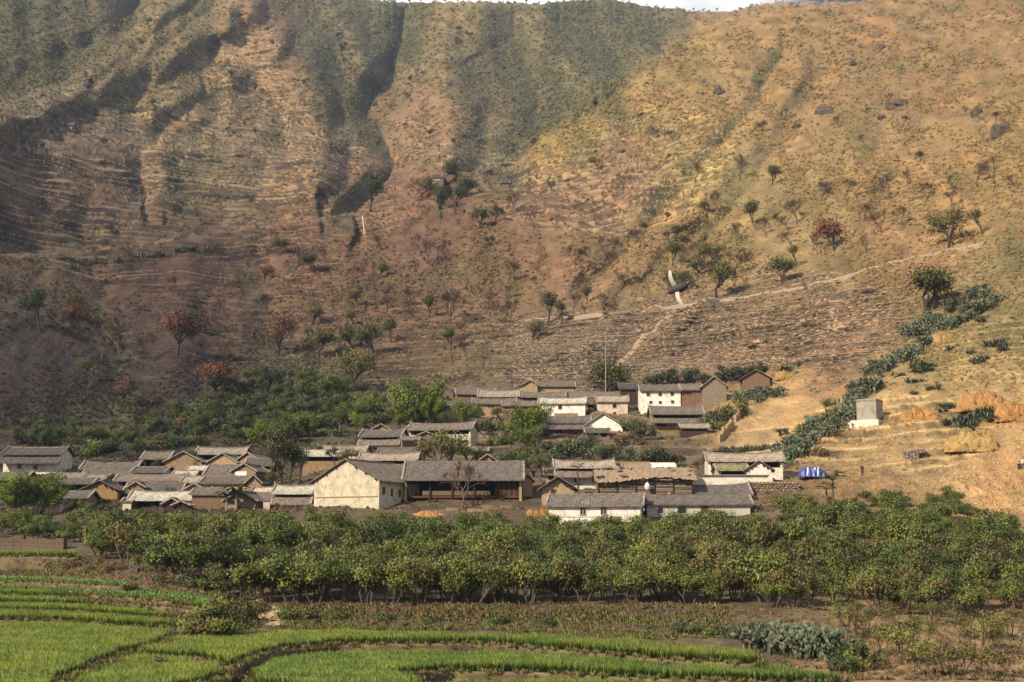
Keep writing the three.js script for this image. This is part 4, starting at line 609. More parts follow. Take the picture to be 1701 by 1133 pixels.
kind('tall', 2, (R, i) => { const s = limbs(R, { len: 2.1, r: 0.26, depth: 5, split: [2, 3, 3, 2, 2], shrink: 0.78, spread: 0.55, rise: 0.4 }); return proto('tall_tree', 'tree', s.geos, M.barkDark, crownGeo(R, s.tips, { per: 12, rad: 0.85, leaf: 0.32, cols: [[.1, .115, .06], [.07, .085, .035], [.13, .12, .055]] })); });
kind('shrub', 5, (R, i) => { const s = limbs(R, { stems: 5, lean: 0.7, len: 0.42, r: 0.03, depth: 2, split: [3, 3], shrink: 0.8, spread: 0.8, rise: 0.2 }); return proto('shrub', 'shrub', s.geos, M.bark, crownGeo(R, s.tips, { per: 9, rad: 0.36, leaf: 0.2, cols: [[G1, G2], [[.11, .12, .07], [.09, .1, .06]], [G1, [.05, .08, .03]], [OL, G2], [[.2, .13, .05], [.14, .11, .05]]][i] })); });
kind('grey', 3, (R) => { const s = limbs(R, { stems: 6, lean: 0.55, len: 0.7, r: 0.04, depth: 3, split: [3, 3, 2], shrink: 0.75, spread: 0.55, rise: 0.5 }); return proto('grey_green_bush', 'bush', s.geos, M.bark, crownGeo(R, s.tips, { per: 9, rad: 0.42, leaf: 0.24, cols: [[.12, .135, .07], [.09, .115, .055], [.14, .15, .085]] })); });
kind('bamboo', 4, (R) => { // arching culms with drooping leaves
  const geos = [], gb = new GB(), n = 22;
  for (let i = 0; i < n; i++) { const a = R() * TAU, lean = 0.12 + R() * 0.3, h = 4.5 + R() * 3; let p = [Math.cos(a) * 0.5 * R(), -0.2, Math.sin(a) * 0.5 * R()], d = nrm([Math.cos(a) * lean, 1, Math.sin(a) * lean]); const tone = vary([[.22, .29, .045], [.28, .33, .05], [.13, .2, .035]][i % 3], R, 0.2);
    for (let k = 0; k < 6; k++) { const q = add3(p, d, h / 6); geos.push(tube(p, q, 0.05 - k * 0.006, 0.045 - k * 0.006, 4)); if (k > 1) for (let m = 0; m < 30 + k * 6; m++) { const s = dir3(R), t = R(), c = [mix(p[0], q[0], t) + s[0] * 0.55, mix(p[1], q[1], t) + s[1] * 0.35, mix(p[2], q[2], t) + s[2] * 0.55]; leaf(gb, c, nrm([s[0], -0.5 + s[1] * 0.5, s[2]]), 0.5, 0.08, vary(tone, R, 0.2), nrm([c[0], c[1] - 2.5, c[2]])); } p = q; d = nrm(add3(d, [Math.cos(a) * 0.12, -0.1, Math.sin(a) * 0.12])); } }
  return proto('bamboo_clump', 'bamboo', geos, M.woodPale, gb.build(), 'foliage');
});
kind('banana', 2, (R) => {
  const gb = new GB(); for (let i = 0; i < 9; i++) { const a = i / 9 * TAU + R(); let p = [0, 1.7, 0], el = 1.1 - R() * 0.4; const col = vary([.17, .2, .05], R, 0.25); for (let k = 0; k < 6; k++) { const L = 0.4, d = [Math.cos(a) * Math.cos(el), Math.sin(el), Math.sin(a) * Math.cos(el)], q = add3(p, d, L), w = [0.12, 0.28, 0.33, 0.3, 0.22, 0.1, 0], r = [-Math.sin(a), 0.12, Math.cos(a)], n = [0, 1, 0]; gb.tri(add3(p, r, w[k]), add3(p, r, -w[k]), add3(q, r, w[k + 1]), n, n, n, col).tri(add3(p, r, -w[k]), add3(q, r, -w[k + 1]), add3(q, r, w[k + 1]), n, n, n, col); p = q; el -= 0.36; } }
  return proto('banana_plant', 'banana plant', [tube([0, -0.2, 0], [0, 1.8, 0], 0.16, 0.09, 7)], M.woodPale, gb.build(), 'leaves');
});
kind('papaya', 1, (R) => {
  const gb = new GB(), geos = [tube([0, -0.3, 0], [0.1, 3.4, 0], 0.13, 0.09, 7)]; for (let i = 0; i < 22; i++) { const a = R() * TAU, e = R() * 1.2 - 0.2, q = [0.1 + Math.cos(a) * Math.cos(e) * 1.0, 3.5 + Math.sin(e) * 0.7, Math.sin(a) * Math.cos(e) * 1.0]; geos.push(tube([0.1, 3.3, 0], q, 0.02, 0.015, 3)); for (let k = 0; k < 9; k++) leaf(gb, q, nrm([Math.cos(a + (k - 4) * 0.5), -0.25 + R() * 0.3, Math.sin(a + (k - 4) * 0.5)]), 0.55, 0.1, vary([.13, .18, .035], R), [0, 1, 0]); }
  return proto('papaya_tree', 'papaya tree', geos, M.bark, gb.build());
});
kind('cactus', 4, (R) => { // thicket of upright fleshy pads
  const gb = new GB(), list = []; const put = (p, d, L, k) => { list.push([p, d, L]); if (k < 3) { const n = k === 0 ? 3 : R() < 0.75 ? 2 : 1; for (let i = 0; i < n; i++) put(add3(p, d, L * 0.85), nrm(add3(d, dir3(R), 0.55)), L * 0.92, k + 1); } };
  for (let i = 0; i < 7; i++) put([(R() - 0.5) * 1.9, -0.15, (R() - 0.5) * 1.4], nrm([(R() - 0.5) * 0.6, 1, (R() - 0.5) * 0.6]), 0.5 + 0.14 * R(), 0);
  for (const [p, d, L] of list) { const col = vary([[.095, .115, .065], [.045, .062, .03], [.16, .175, .115]][Math.floor(R() * 3)], R, 0.2), r = nrm(crs(d, dir3(R))), f = crs(d, r), ring = []; const m = add3(p, d, L * 0.55); for (let k = 0; k < 7; k++) { const a = k / 7 * TAU; ring.push(add3(add3(m, d, Math.sin(a) * L * 0.5), r, Math.cos(a) * L * 0.22)); } for (const s of [1, -1]) { const top = add3(m, f, s * L * 0.09); for (let k = 0; k < 7; k++) { let A_ = ring[k], B_ = ring[(k + 1) % 7]; const n = nrm(f.map((v) => v * s)), gg = crs(add3(B_, A_, -1), add3(top, A_, -1)), en = (q) => nrm(add3(nrm(add3(q, m, -1)), n, 0.9)); if (gg[0] * n[0] + gg[1] * n[1] + gg[2] * n[2] < 0) [A_, B_] = [B_, A_]; gb.tri(A_, B_, top, en(A_), en(B_), n, col); } } }
  return proto('cactus_clump', 'cactus', null, null, gb.build(), 'pads', dryMat);
});
kind('agave', 3, (R) => {
  const gb = new GB(); for (let j = 0; j < 5; j++) { const o = [(R() - 0.5) * 1.8, -0.05, (R() - 0.5) * 1.2], sz = 0.7 + R() * 0.5; for (let i = 0; i < 22; i++) { const a = R() * TAU, e = 0.25 + R() * 1.15, u = [Math.cos(a) * Math.cos(e), Math.sin(e), Math.sin(a) * Math.cos(e)]; leaf(gb, o, u, sz * (0.8 + 0.4 * R()), 0.075, vary([.12, .15, .1], R, 0.3), nrm([u[0], 1, u[2]])); } }
  return proto('agave_clump', 'agave', null, null, gb.build(), 'leaves', dryMat);
});
const placed = {};
const RP = mul(4242), tmpV = new THREE.Vector3();
function plant(key, p, sc, label, group, i) {                     // puts one individual of a kind, the first time the prototype itself
  const list = treeKinds[key], src = list[i ?? Math.floor(RP() * list.length)], s = [sc * (0.92 + 0.16 * RP()), sc * (0.9 + 0.2 * RP()), sc * (0.92 + 0.16 * RP())];
  return copyOf(src, src.name, label, p, RP() * TAU, s, group);
}
const height = {}; for (const k in treeKinds) { let s = 0; for (const g of treeKinds[k]) s += new THREE.Box3().setFromObject(g).max.y; height[k] = s / treeKinds[k].length; }
const grow = (key, px, py, hpx, label, group, i, dd) => { const p = dd ? pt(px, py, dd) : ray(px, py); if (!p) return null; return plant(key, p, hpx * -p.z / F / height[key], label, group, i); };
const inside = (poly, x, y) => { let c = false; for (let i = 0, j = poly.length - 1; i < poly.length; j = i++) if ((poly[i][1] > y) !== (poly[j][1] > y) && x < (poly[j][0] - poly[i][0]) * (y - poly[i][1]) / (poly[j][1] - poly[i][1]) + poly[i][0]) c = !c; return c; };
// --- the orchard between the fields and the village
{
  const zone = [[-20, 902], [60, 902], [140, 908], [150, 928], [230, 950], [330, 980], [400, 992], [800, 1004], [1210, 1005], [1262, 1012], [1420, 1022], [1560, 1030], [1720, 1030], [1720, 888], [1640, 872], [1590, 842], [1500, 836], [1400, 834], [1340, 846], [1310, 862], [1250, 876], [1080, 888], [900, 884], [700, 880], [480, 874], [200, 872], [100, 872], [-20, 868]], spots = [];
  for (let z = 108; z < 190; z += 4.3) for (let x = -75; x < 75; x += 3.0) {
    const X = x + (RP() - 0.5) * 1.9 + (Math.round(z / 4.3) % 2) * 1.5, Z = -(z + (RP() - 0.5) * 2.4), p = new THREE.Vector3(X, groundY(X, Z), Z), q = pix(p);
    if (inside(zone, q[0], q[1])) spots.push([p, q]);
  }
  for (let x = 402; x < 1215; x += 39 + RP() * 9) { if (x > 1000 && x < 1012) continue; const p = ray(x, 999 + RP() * 7 - (x < 480 ? 3 : 0)); spots.push([p, [x, 1002], 1]); }
  spots.sort((a, b) => b[0].z - a[0].z);
  const rest = [];
  spots.forEach(([p, q, front], i) => {
    const pn = noise(p.x / 11 + 30, p.z / 11), brown = (pn > 0.45 ? 0.3 : 0) + (q[0] > 1050 && q[0] < 1330 && q[1] > 930 ? 0.5 : q[0] > 1000 ? 0.18 : 0.06), yellow = front ? 0.75 : pn < -0.2 ? 0.6 : 0.25, r = RP(), k = r < brown ? 5 : r < brown + yellow ? [1, 3, 6][Math.floor(RP() * 3)] : [0, 2, 4][Math.floor(RP() * 3)], sc = (front ? 1.18 + 0.2 * RP() : (0.82 + 0.62 * RP()) * (1 + 0.25 * noise(p.x / 9, p.z / 9)) * (q[0] < 1300 ? mix(0.6, 1, clamp((q[1] - 872) / 45)) : mix(0.66, 1.05, clamp((q[1] - 850) / 70))));
    if (i < 292) { const t = plant('orchard', p, sc, front ? 'multi-stemmed tree in the front orchard row above the earth bank' : q[0] < 400 ? 'dark leafy orchard tree below the left cluster of roofs' : q[0] > 1300 ? 'bushy orchard tree below the orange bank and the road' : (q[0] < 700 ? 'bushy tree in the thick of the orchard below the gable house and barn' : q[0] < 1000 ? 'bushy tree in the thick of the orchard below the paired-window white house' : 'bushy tree in the thick of the orchard below the three-window house'), front ? 'front row of the orchard' : q[0] < 400 ? 'left part of the orchard' : q[0] > 1300 ? 'right part of the orchard' : q[0] < 700 ? 'orchard below the barn' : q[0] < 1000 ? 'orchard below the paired-window house' : 'orchard below the three-window house', k); placed.orchard = t; } else rest.push([p, sc, k]);
  });
  for (let k = 0; k < 3; k++) { const list = rest.filter((r, i) => i % 3 === k); if (!list.length) continue; const src = treeKinds.orchard[[0, 1, 6][k]], im = new THREE.InstancedMesh(src.children[1].geometry, leafMat, list.length), m = new THREE.Matrix4(), e = new THREE.Euler(); list.forEach(([p, sc], i) => { m.compose(p, new THREE.Quaternion().setFromEuler(e.set(0, RP() * TAU, 0)), tmpV.setScalar(sc)); im.setMatrixAt(i, m.clone()); }); im.name = numbered('orchard_crowns'); scene.add(im); tag(im, 'closed mass of small far orchard crowns nearest the houses', 'orchard', null, 'stuff'); }
}
// scattered small trees on the bare soil at the lower right
for (const [x, y, h] of [[1465, 1085, 52], [1500, 1103, 66], [1548, 1128, 60], [1576, 1122, 62], [1596, 1120, 48], [1628, 1085, 62], [1650, 1080, 40], [1690, 1140, 78], [1660, 1128, 56], [1420, 1060, 60], [1442, 1050, 40], [1530, 1072, 44], [1595, 1060, 46], [1680, 1062, 50], [1545, 1040, 40], [1480, 1046, 44]]) grow('sparse', x, y, h * 1.12, 'thin open orchard tree standing on bare tan soil at the lower right', 'sparse orchard trees on bare soil');
// --- green belt on the left slope above the roofs
const belt = [[20, 742], [40, 716], [180, 730], [300, 690], [380, 645], [440, 636], [520, 640], [600, 665], [660, 668], [720, 660], [716, 690], [690, 700], [640, 702], [590, 712], [560, 730], [500, 742], [420, 742], [330, 742], [230, 748], [120, 764]];
{ let n = 0; for (let t = 0; t < 1500 && n < 235; t++) { const x = 10 + RP() * 720, y = 630 + RP() * 140; if (!inside(belt, x, y)) continue; n++; const r = RP(), k = r < 0.34 ? 'shrub' : r < 0.52 ? 'grey' : 'green', h = k === 'shrub' ? 15 + RP() * 8 : k === 'grey' ? 18 + RP() * 10 : 26 + RP() * 14; grow(k, x, y, h, { shrub: 'low shrub', grey: 'grey-green bush', green: 'dense dark broadleaf tree' }[k] + ' in the green belt ' + (x < 250 ? 'behind the leftmost roofs' : x < 480 ? 'above the gables of the left cluster' : 'left of the upper village bamboo'), { shrub: 'belt shrubs ', grey: 'belt bushes ', green: 'belt trees ' }[k] + (x < 250 ? 'at the left' : x < 480 ? 'in the middle' : 'at the right')); } }
for (const [x, y, h] of [[692, 700, 62], [716, 700, 40], [668, 706, 40], [770, 706, 40], [566, 652, 30], [496, 730, 42], [512, 726, 38], [440, 734, 30], [428, 740, 30], [586, 706, 38], [600, 716, 28], [884, 728, 50], [872, 742, 36], [612, 690, 30], [890, 716, 30]]) grow('bamboo', x, y, h * 1.2, 'bright yellow-green bamboo clump on the slope among the houses', 'bamboo clumps among the houses');
for (const [x, y, h] of [[38, 850, 84], [62, 850, 78], [22, 850, 60], [84, 846, 52]]) grow('bamboo', x, y, h * 0.86, 'tall dark bamboo clump before the roofs at the far left', 'bamboo clumps at the far left', null, 187);
for (const [x, y, h, d, l] of [[470, 818, 96, 196, 'tall dark grey-green tree standing left of the big cream gable'], [484, 816, 84, 200, 'broad dark tree just behind the tall tree left of the cream gable'], [454, 800, 66, 208, 'loose tree at the left edge of the dark tree group by the cream gable'], [496, 806, 60, 205, 'small dark tree at the right of the group beside the cream gable']]) grow('tall', x, y, h * 1.12, l, null, null, d);
for (const [x, y, h, d, l] of [[750, 786, 72, 206, 'olive-green tree standing behind the left part of the barn roof'], [724, 782, 52, 208, 'olive tree left of the tree group behind the barn roof'], [778, 782, 50, 210, 'bright green tree right of the group behind the barn roof'], [886, 800, 44, 192, 'small round green tree at the right end of the barn roof']]) grow(/bright|round/.test(l) ? 'green' : 'olive', x, y, h, l, null, 1, d);
grow('bare', 768, 846, 84, 'leaning slender tree with a bare pale trunk in front of the barn', null, 2, 181);
for (const [x, y, h, d] of [[130, 862, 34, 186], [146, 866, 30, 184], [112, 858, 26, 187]]) grow('green', x, y, h, 'yellow-green bush before the grey shed at the left', 'bushes before the left sheds', 1, d);
for (const [x, y, h] of [[960, 812, 42], [962, 826, 26]]) grow('papaya', x, y, h, 'papaya tree with a tuft of leaves before the stacked-roof white house', 'papaya trees in the yard', 0, 187);
grow('papaya', 1384, 872, 84, 'tall papaya with two leaf tufts standing in the right part of the orchard', null, 0, 170); grow('papaya', 1376, 868, 62, 'shorter papaya beside the tall papaya in the right part of the orchard', null, 0, 171);
for (const [x, y, h] of [[564, 722, 24], [552, 728, 20], [392, 846, 36], [376, 846, 30]]) grow('banana', x, y, h, x < 420 ? 'pale banana plant before the reddish adobe house at the orchard edge' : 'banana plant with pale leaves in the green belt', x < 420 ? 'banana plants by the adobe house' : 'banana plants in the belt', null, x < 420 ? 186 : null);
for (const [x, y, h] of [[960, 770, 44], [930, 768, 38], [990, 772, 40], [1010, 762, 34], [908, 762, 34], [945, 756, 36], [1085, 778, 44], [1060, 776, 36], [1105, 774, 36], [1040, 770, 30], [975, 750, 30], [1074, 732, 30], [1060, 726, 28], [918, 776, 30]]) grow('grey', x, y, h, 'grey-green bush on the bank between the lower and the upper village', 'bushes on the village bank');
for (const [x, y, h] of [[1090, 642, 26], [1110, 640, 30], [1130, 640, 34], [1150, 638, 32], [1168, 640, 24], [1200, 636, 24], [1218, 634, 30], [1240, 628, 26], [1262, 622, 22], [1078, 644, 22]]) grow('grey', x, y, h, 'grey-green bush in the row behind the six-windowed white house', 'bushes behind the uppermost houses');
for (const [x, y, h] of [[1190, 700, 26], [1204, 696, 28], [1222, 690, 26], [1178, 710, 24], [1196, 712, 22], [870, 700, 22], [885, 692, 22], [820, 712, 24], [840, 714, 26], [806, 716, 22], [856, 732, 22], [830, 736, 20], [900, 746, 22], [868, 756, 22], [840, 770, 26], [856, 768, 22], [1050, 716, 24], [1040, 740, 26]]) grow('shrub', x, y, h, 'rounded shrub on the terraces among the upper houses', 'shrubs among the upper houses');
// cactus and agave hedges up the right slope
{ const row = (pts, n, k, h0, h1, w, label, group) => { for (let i = 0; i < n; i++) { const u = (i + RP() * 0.8) / n * (pts.length - 1), a = Math.min(pts.length - 2, Math.floor(u)), t = u - a, x = mix(pts[a][0], pts[a + 1][0], t) + (RP() - 0.5) * w, y = mix(pts[a][1], pts[a + 1][1], t) + (RP() - 0.5) * w * 0.8; grow(k, x, y, h0 + RP() * (h1 - h0), label, group); } };
  row([[1640, 494], [1590, 528], [1530, 566], [1490, 604], [1430, 640]], 40, 'cactus', 14, 27, 54, 'grey-green cactus clump in the hedge climbing to the lone tree on the right slope', 'upper cactus hedge');
  row([[1450, 640], [1420, 680], [1370, 712], [1330, 744], [1296, 770]], 40, 'cactus', 16, 30, 30, 'grey-green cactus clump in the hedge below the concrete tank', 'lower cactus hedge');
  row([[1230, 668], [1262, 664], [1300, 654]], 16, 'cactus', 14, 20, 14, 'dark cactus clump in the short hedge above the bare sloping field', 'cactus hedge above the sloping field');
  row([[1180, 752], [1240, 748], [1300, 742]], 16, 'agave', 8, 14, 8, 'small agave clump on the low bank above the courtyard house', 'agaves on the low bank');
  row([[1300, 612], [1330, 612], [1180, 634], [1300, 550], [1380, 540]], 12, 'agave', 8, 13, 16, 'agave clump scattered on the stony terraces', 'agaves on the stony terraces');
  row([[1690, 560], [1640, 590], [1560, 600], [1500, 640], [1580, 690], [1640, 700]], 26, 'agave', 9, 16, 60, 'agave clump scattered on the right slope among straw heaps', 'agaves on the right slope');
  row([[120, 440], [170, 436], [300, 420], [360, 418]], 22, 'agave', 8, 13, 12, 'agave clump on the brown terraces of the left slope', 'agaves on the left terraces');
  row([[1600, 700], [1650, 690]], 9, 'agave', 14, 22, 26, 'agave clump in front of the two-humped straw heap', 'agaves by the straw heap');
  row([[1256, 1078], [1300, 1084], [1350, 1088], [1390, 1092]], 20, 'cactus', 34, 50, 16, 'large pale cactus clump in the thicket beside the lower terraces', 'cactus thicket at the field edge');
  row([[1340, 936], [1366, 930]], 4, 'cactus', 26, 36, 16, 'cactus clump standing among the orchard trees', 'cactus in the orchard');
}
// --- trees of the slopes
for (let i = 0; i < 26; i++) { const t = RP(); grow(RP() < 0.5 ? 'grey' : 'shrub', mix(1300, 1640, t) + (RP() - 0.5) * 60, mix(760, 500, t) + (RP() - 0.5) * 60, 12 + RP() * 10, 'small bush mixed into the cactus hedges of the right slope', 'bushes in the cactus hedges'); }
for (let i = 0; i < 16; i++) grow('green', 4 + i * 8.5, 884 + RP() * 9 + i * 0.8, 24 + RP() * 12, 'dark bush in the hedge behind the rammed earth wall at the left', 'hedge behind the left earth wall', null);
for (const [x, y, h, dd] of [[108, 800, 26, 226], [180, 812, 24, 217], [262, 790, 26, 233], [320, 776, 30, 238], [282, 830, 22, 204], [236, 842, 22, 196], [330, 786, 22, 232], [452, 812, 34, 206], [556, 772, 30, 216], [584, 778, 34, 214], [702, 770, 36, 216], [640, 760, 18, 232], [664, 716, 30, 256], [590, 736, 28, 246], [808, 780, 30, 208], [838, 776, 30, 209], [860, 782, 34, 208], [900, 792, 30, 200], [1036, 792, 22, 198], [1130, 776, 20, 204], [1160, 780, 18, 204], [720, 758, 30, 222], [738, 744, 26, 232], [770, 752, 30, 224], [812, 764, 26, 214], [690, 690, 30, 270], [740, 712, 28, 258], [780, 706, 30, 262], [830, 700, 30, 268], [850, 744, 26, 228], [890, 750, 26, 224], [530, 764, 26, 224], [470, 770, 34, 228]]) grow(RP() < 0.6 ? 'green' : 'olive', x, y, h, 'small green tree squeezed in between the village roofs', 'small trees between the roofs', null, dd);
grow('olive', 1540, 526, 86, 'lone broad olive tree at the top of the cactus hedge on the right slope', null, 0).scale.multiply(new THREE.Vector3(1.35, 1, 1.35)); grow('olive', 1575, 412, 78, 'tall forked olive tree on the white path at the right', null, 1); grow('bare', 1632, 390, 54, 'bare grey tree right of the forked olive tree by the path'); grow('rust', 1386, 418, 66, 'small orange-leaved tree above the white path');
grow('rust', 294, 590, 82, 'red-leaved tree with a forked dark trunk on the dark left slope', null, 0); grow('rust', 356, 660, 72, 'dense rust-red tree low on the dark left slope', null, 1); grow('rust', 204, 672, 50, 'small dull red tree at the lower left of the dark slope', null, 2); grow('rust', 464, 590, 64, 'pale red tree right of the forked red tree', null, 2); grow('rust', 130, 545, 46, 'brownish red tree beside the round dark tree on the left slope', null, 1); grow('rust', 438, 470, 36, 'orange-yellow bush-like tree on the brown knoll', null, 1);
grow('green', 66, 548, 62, 'round dark green tree on the left slope', null, 0); grow('bare', 200, 588, 60, 'leafless dark tree between the round dark tree and the red tree'); grow('bare', 486, 458, 62, 'tall leafless tree on the left shoulder of the knoll'); grow('bare', 745, 540, 64, 'pale leafless tree on the terraces of the knoll', null, 0); grow('bare', 850, 540, 52, 'dark forked bare tree at the right end of the knoll terraces', null, 4); grow('olive', 620, 590, 62, 'olive tree with drooping twigs low on the knoll', null, 2); grow('olive', 530, 596, 70, 'yellow-green tree with a thin trunk on the lower knoll', null, 3); grow('olive', 590, 650, 74, 'loose olive tree at the foot of the knoll', null, 1); grow('olive', 584, 580, 46, 'small dark olive tree in the middle of the knoll terraces', null, 2);
grow('green', 614, 352, 56, 'upright dark green tree on the knoll crest at the mouth of the gully', null, 0); grow('olive', 745, 316, 54, 'tall olive tree, topmost of the group on the knoll crest', null, 0); grow('green', 756, 356, 56, 'broad dark green tree in the middle of the group on the knoll crest', null, 2); grow('green', 730, 346, 40, 'pale green tree at the left of the group on the knoll crest', null, 1); grow('olive', 778, 328, 44, 'olive tree leaning right in the group on the knoll crest', null, 3); grow('green', 796, 378, 42, 'round bright green tree, lowest of the group on the knoll crest', null, 3); grow('green', 822, 372, 30, 'small dark tree at the right of the group on the knoll crest', null, 0); grow('olive', 700, 334, 46, 'hazy grey-green tree left of the group on the knoll crest', null, 1); grow('bare', 855, 352, 50, 'slender bare tree right of the group on the knoll crest');
grow('tall', 910, 540, 70, 'first of the row of olive-tufted trees on the path ledge', null, 0); grow('tall', 932, 540, 50, 'dark-trunked tree in the middle of the row on the path ledge', null, 1); grow('olive', 1190, 494, 72, 'grey-olive tree spreading just above the white path', null, 2); grow('olive', 1300, 472, 60, 'yellowish tree on the slope above the white path', null, 3); grow('olive', 1000, 680, 100, 'tall sparse tree with hanging twigs behind the upper village', null, 2, 310); grow('green', 1110, 482, 30, 'small dark green bush-tree behind the flying bird', null, 0); grow('green', 815, 410, 22, 'small bright green tree below the group on the knoll', null, 1);
{ const scat = (n, x0, x1, y0, y1, h0, h1, keys, label, group, ok) => { for (let i = 0, t = 0; i < n && t < n * 20; t++) { const x = mix(x0, x1, RP()), y = mix(y0, y1, RP()); if (ok && !ok(x, y)) continue; i++; grow(keys[Math.floor(RP() * keys.length)], x, y, mix(h0, h1, RP()), label, group); } };
  scat(36, 1150, 1701, 300, 470, 26, 46, ['bare', 'bare', 'bare', 'bare', 'bare', 'olive'], 'small thin tree scattered on the tan slope above the white path', 'thin trees above the path', (x, y) => y < 500 - (x - 1190) * 0.25 - 12);
  scat(24, 940, 1180, 400, 520, 24, 42, ['bare', 'bare', 'olive'], 'small thin tree on the slope left of the flying bird', 'thin trees left of the bird');
  scat(40, 440, 900, 400, 600, 28, 46, ['bare', 'bare', 'bare', 'bare', 'olive'], 'small thin tree scattered on the brown knoll', 'thin trees on the knoll');
  scat(22, 20, 440, 430, 660, 26, 44, ['bare', 'bare', 'bare', 'olive'], 'small dim tree scattered on the dark left slope', 'thin trees on the dark left slope');
  scat(16, 860, 1200, 200, 380, 16, 26, ['bare', 'olive', 'bare'], 'tiny far tree on the terraced slope right of the gully', 'far trees right of the gully', (x, y) => y > 300 - (x - 800) * 0.55);
  scat(14, 1200, 1701, 60, 300, 14, 26, ['bare', 'bare', 'olive'], 'tiny far tree high on the tan right slope', 'far trees high on the right slope', (x, y) => y > 60);
  scat(70, 20, 900, 30, 250, 9, 17, ['green', 'olive', 'green'], 'tiny far dark tree on the upper mountain spurs', 'far trees on the spurs');
  for (let i = 0; i < 46; i++) { const x = 560 + i * 19.5 + RP() * 10; const [c] = colAt(x); let r = NR - 6; for (let q = NR - 30; q < NR - 3; q++) if (TY[q * NC + c] < TY[r * NC + c]) r = q; const k = 3 * (r * NC + c); if (pix(new THREE.Vector3(TP[k], TP[k + 1], TP[k + 2]))[1] < -8) continue; plant('green', new THREE.Vector3(TP[k], TP[k + 1] - 0.4, TP[k + 2]), (5 + 7 * RP() * RP()) * 1500 / F / 5.8, 'tiny tree on the skyline ridge', 'trees on the skyline'); }
  for (const [x, y, h] of [[205, 756, 20], [214, 758, 18]]) grow('bare', x, y, h, 'small pale flowering tree in the dark above the left roofs', 'pale trees above the left roofs', 0);
}
// --- scrub and dry grass over the slopes (nobody could count it)
{
  const tuft = (R, n, h, w, cols, flat) => { const gb = new GB(); for (let i = 0; i < n; i++) { const s = dir3(R), p = [s[0] * w * R(), Math.abs(s[1]) * h * 0.4 * R(), s[2] * w * R()]; leaf(gb, p, nrm([s[0] * 0.8, 0.4 + R() * 0.8, s[2] * 0.8]), h * (0.5 + 0.5 * R()), h * flat, vary(cols[i % cols.length], R, 0.2), nrm([s[0], 0.8, s[2]])); } return gb.build(); };
  const R = mul(77), W1 = [[1, 1, 1], [.85, .85, .85]];
  const defs = [['hillside_scrub', tuft(R, 26, 0.95, 0.75, W1, 0.2), 'low olive scrub spread over the slopes', 'scrub', 42000, (q) => { const lum = clamp(q[0] / 0.2, 0.3, 1), g = [[.16, .15, .05], [.13, .135, .045], [.2, .17, .06], [.24, .15, .07]][Math.floor(R() * 3.5)], w = 0.35 + 0.3 * R(); return [mix(g[0] * lum, q[0] * 1.1, w), mix(g[1] * lum, q[1] * 1.1, w), mix(g[2] * lum, q[2] * 1.05, w)]; }, 0.62], ['dry_grass', tuft(R, 16, 0.6, 0.45, W1, 0.09), 'dry tan grass tufts spread over the slopes', 'dry grass', 40000, (q) => [q[0] * 1.45, q[1] * 1.42, q[2] * 1.3], 0.8]];  // scrub and grass tones follow the slope colour, painted shade included
  for (const [name, geo, label, cat, n, colour, size] of defs) {
    const im = new THREE.InstancedMesh(geo, dryMat, n), m = new THREE.Matrix4(), c = new THREE.Color(), qn = new THREE.Quaternion(), e = new THREE.Euler(), tc = [0, 0, 0, 0]; let k = 0, guard = 0;
    while (k < n && guard++ < n * 12) {
      const px = -40 + R() * 1780, py = -4 + Math.pow(R(), 0.8) * 920, p = ray(px, py); if (!p) continue;
      if (py > 640 && px > 480 && px < 1300 && R() < 0.75) continue; if (inside([[1190, 735], [1260, 668], [1400, 640], [1395, 690], [1320, 742]], px, py) && name === 'hillside_scrub') continue; if (px > 1290 && py > 640 && py < 880 && name === 'hillside_scrub' && R() < 0.82) continue; if (py > 855) continue;
      tint(px, py, tc); const dens = name === 'hillside_scrub' ? clamp(tc[3] * 1.2 + 0.9 * fbm(p.x / 30, p.z / 30 + p.y / 15, 3)) : 0.75; if (R() > dens * (1 - 0.6 * steps(px, py)[1])) continue;
      const far = Math.max(0.55, -p.z / 420), s = size * far * (0.5 + 1.0 * R() * R() + 0.3); qn.setFromEuler(e.set(0, R() * TAU, 0)); m.compose(p, qn, tmpV.set(s, s * (0.7 + 0.5 * R()), s)); im.setMatrixAt(k, m);
      const q = colour(tc), v = 0.75 + 0.5 * R(); im.setColorAt(k, c.setRGB(q[0] * v, q[1] * v, q[2] * v)); k++;
    }
    im.count = k; im.name = name; im.castShadow = im.receiveShadow = true; scene.add(im); tag(im, label, cat, null, 'stuff');
  }
  // stones along the terrace lips and loose ones between
  { const sg = stoneGeo(3), n = 11000, im = new THREE.InstancedMesh(sg, M.stone, n), m = new THREE.Matrix4(), c = new THREE.Color(); let k = 0;
    for (let t = 0; t < 900000 && k < n; t++) { const r = 200 + Math.floor(R() * (NR - 420)), q = Math.floor(R() * NC), i = r * NC + q, px = COLS[q], py = TY[i]; if (py < 455 || py > 650 || px < 420 || px > 1560) continue; const lipAt = TS[i]; if (px > 850 ? lipAt < 0.3 && R() > 0.06 : lipAt < 0.4 || R() > 0.2) continue; const s = 0.08 + 0.24 * R() * R() + (lipAt > 0.3 ? 0.05 : 0); m.makeRotationY((R() - 0.5) * 1.2).scale(tmpV.set(s * 2.1, s, s * 1.2)).setPosition(TP[3 * i] + R() - 0.5, TP[3 * i + 1] + 0.02, TP[3 * i + 2] + 0.1); im.setMatrixAt(k, m); const v = 0.6 + 0.75 * R(); im.setColorAt(k, c.setRGB(v, v * 0.92, v * 0.82)); k++; }
    im.count = k; im.name = 'terrace_stones'; scene.add(im); tag(im, 'pale stones lining and strewn over the terraced slopes', 'stones', null, 'stuff'); }
}
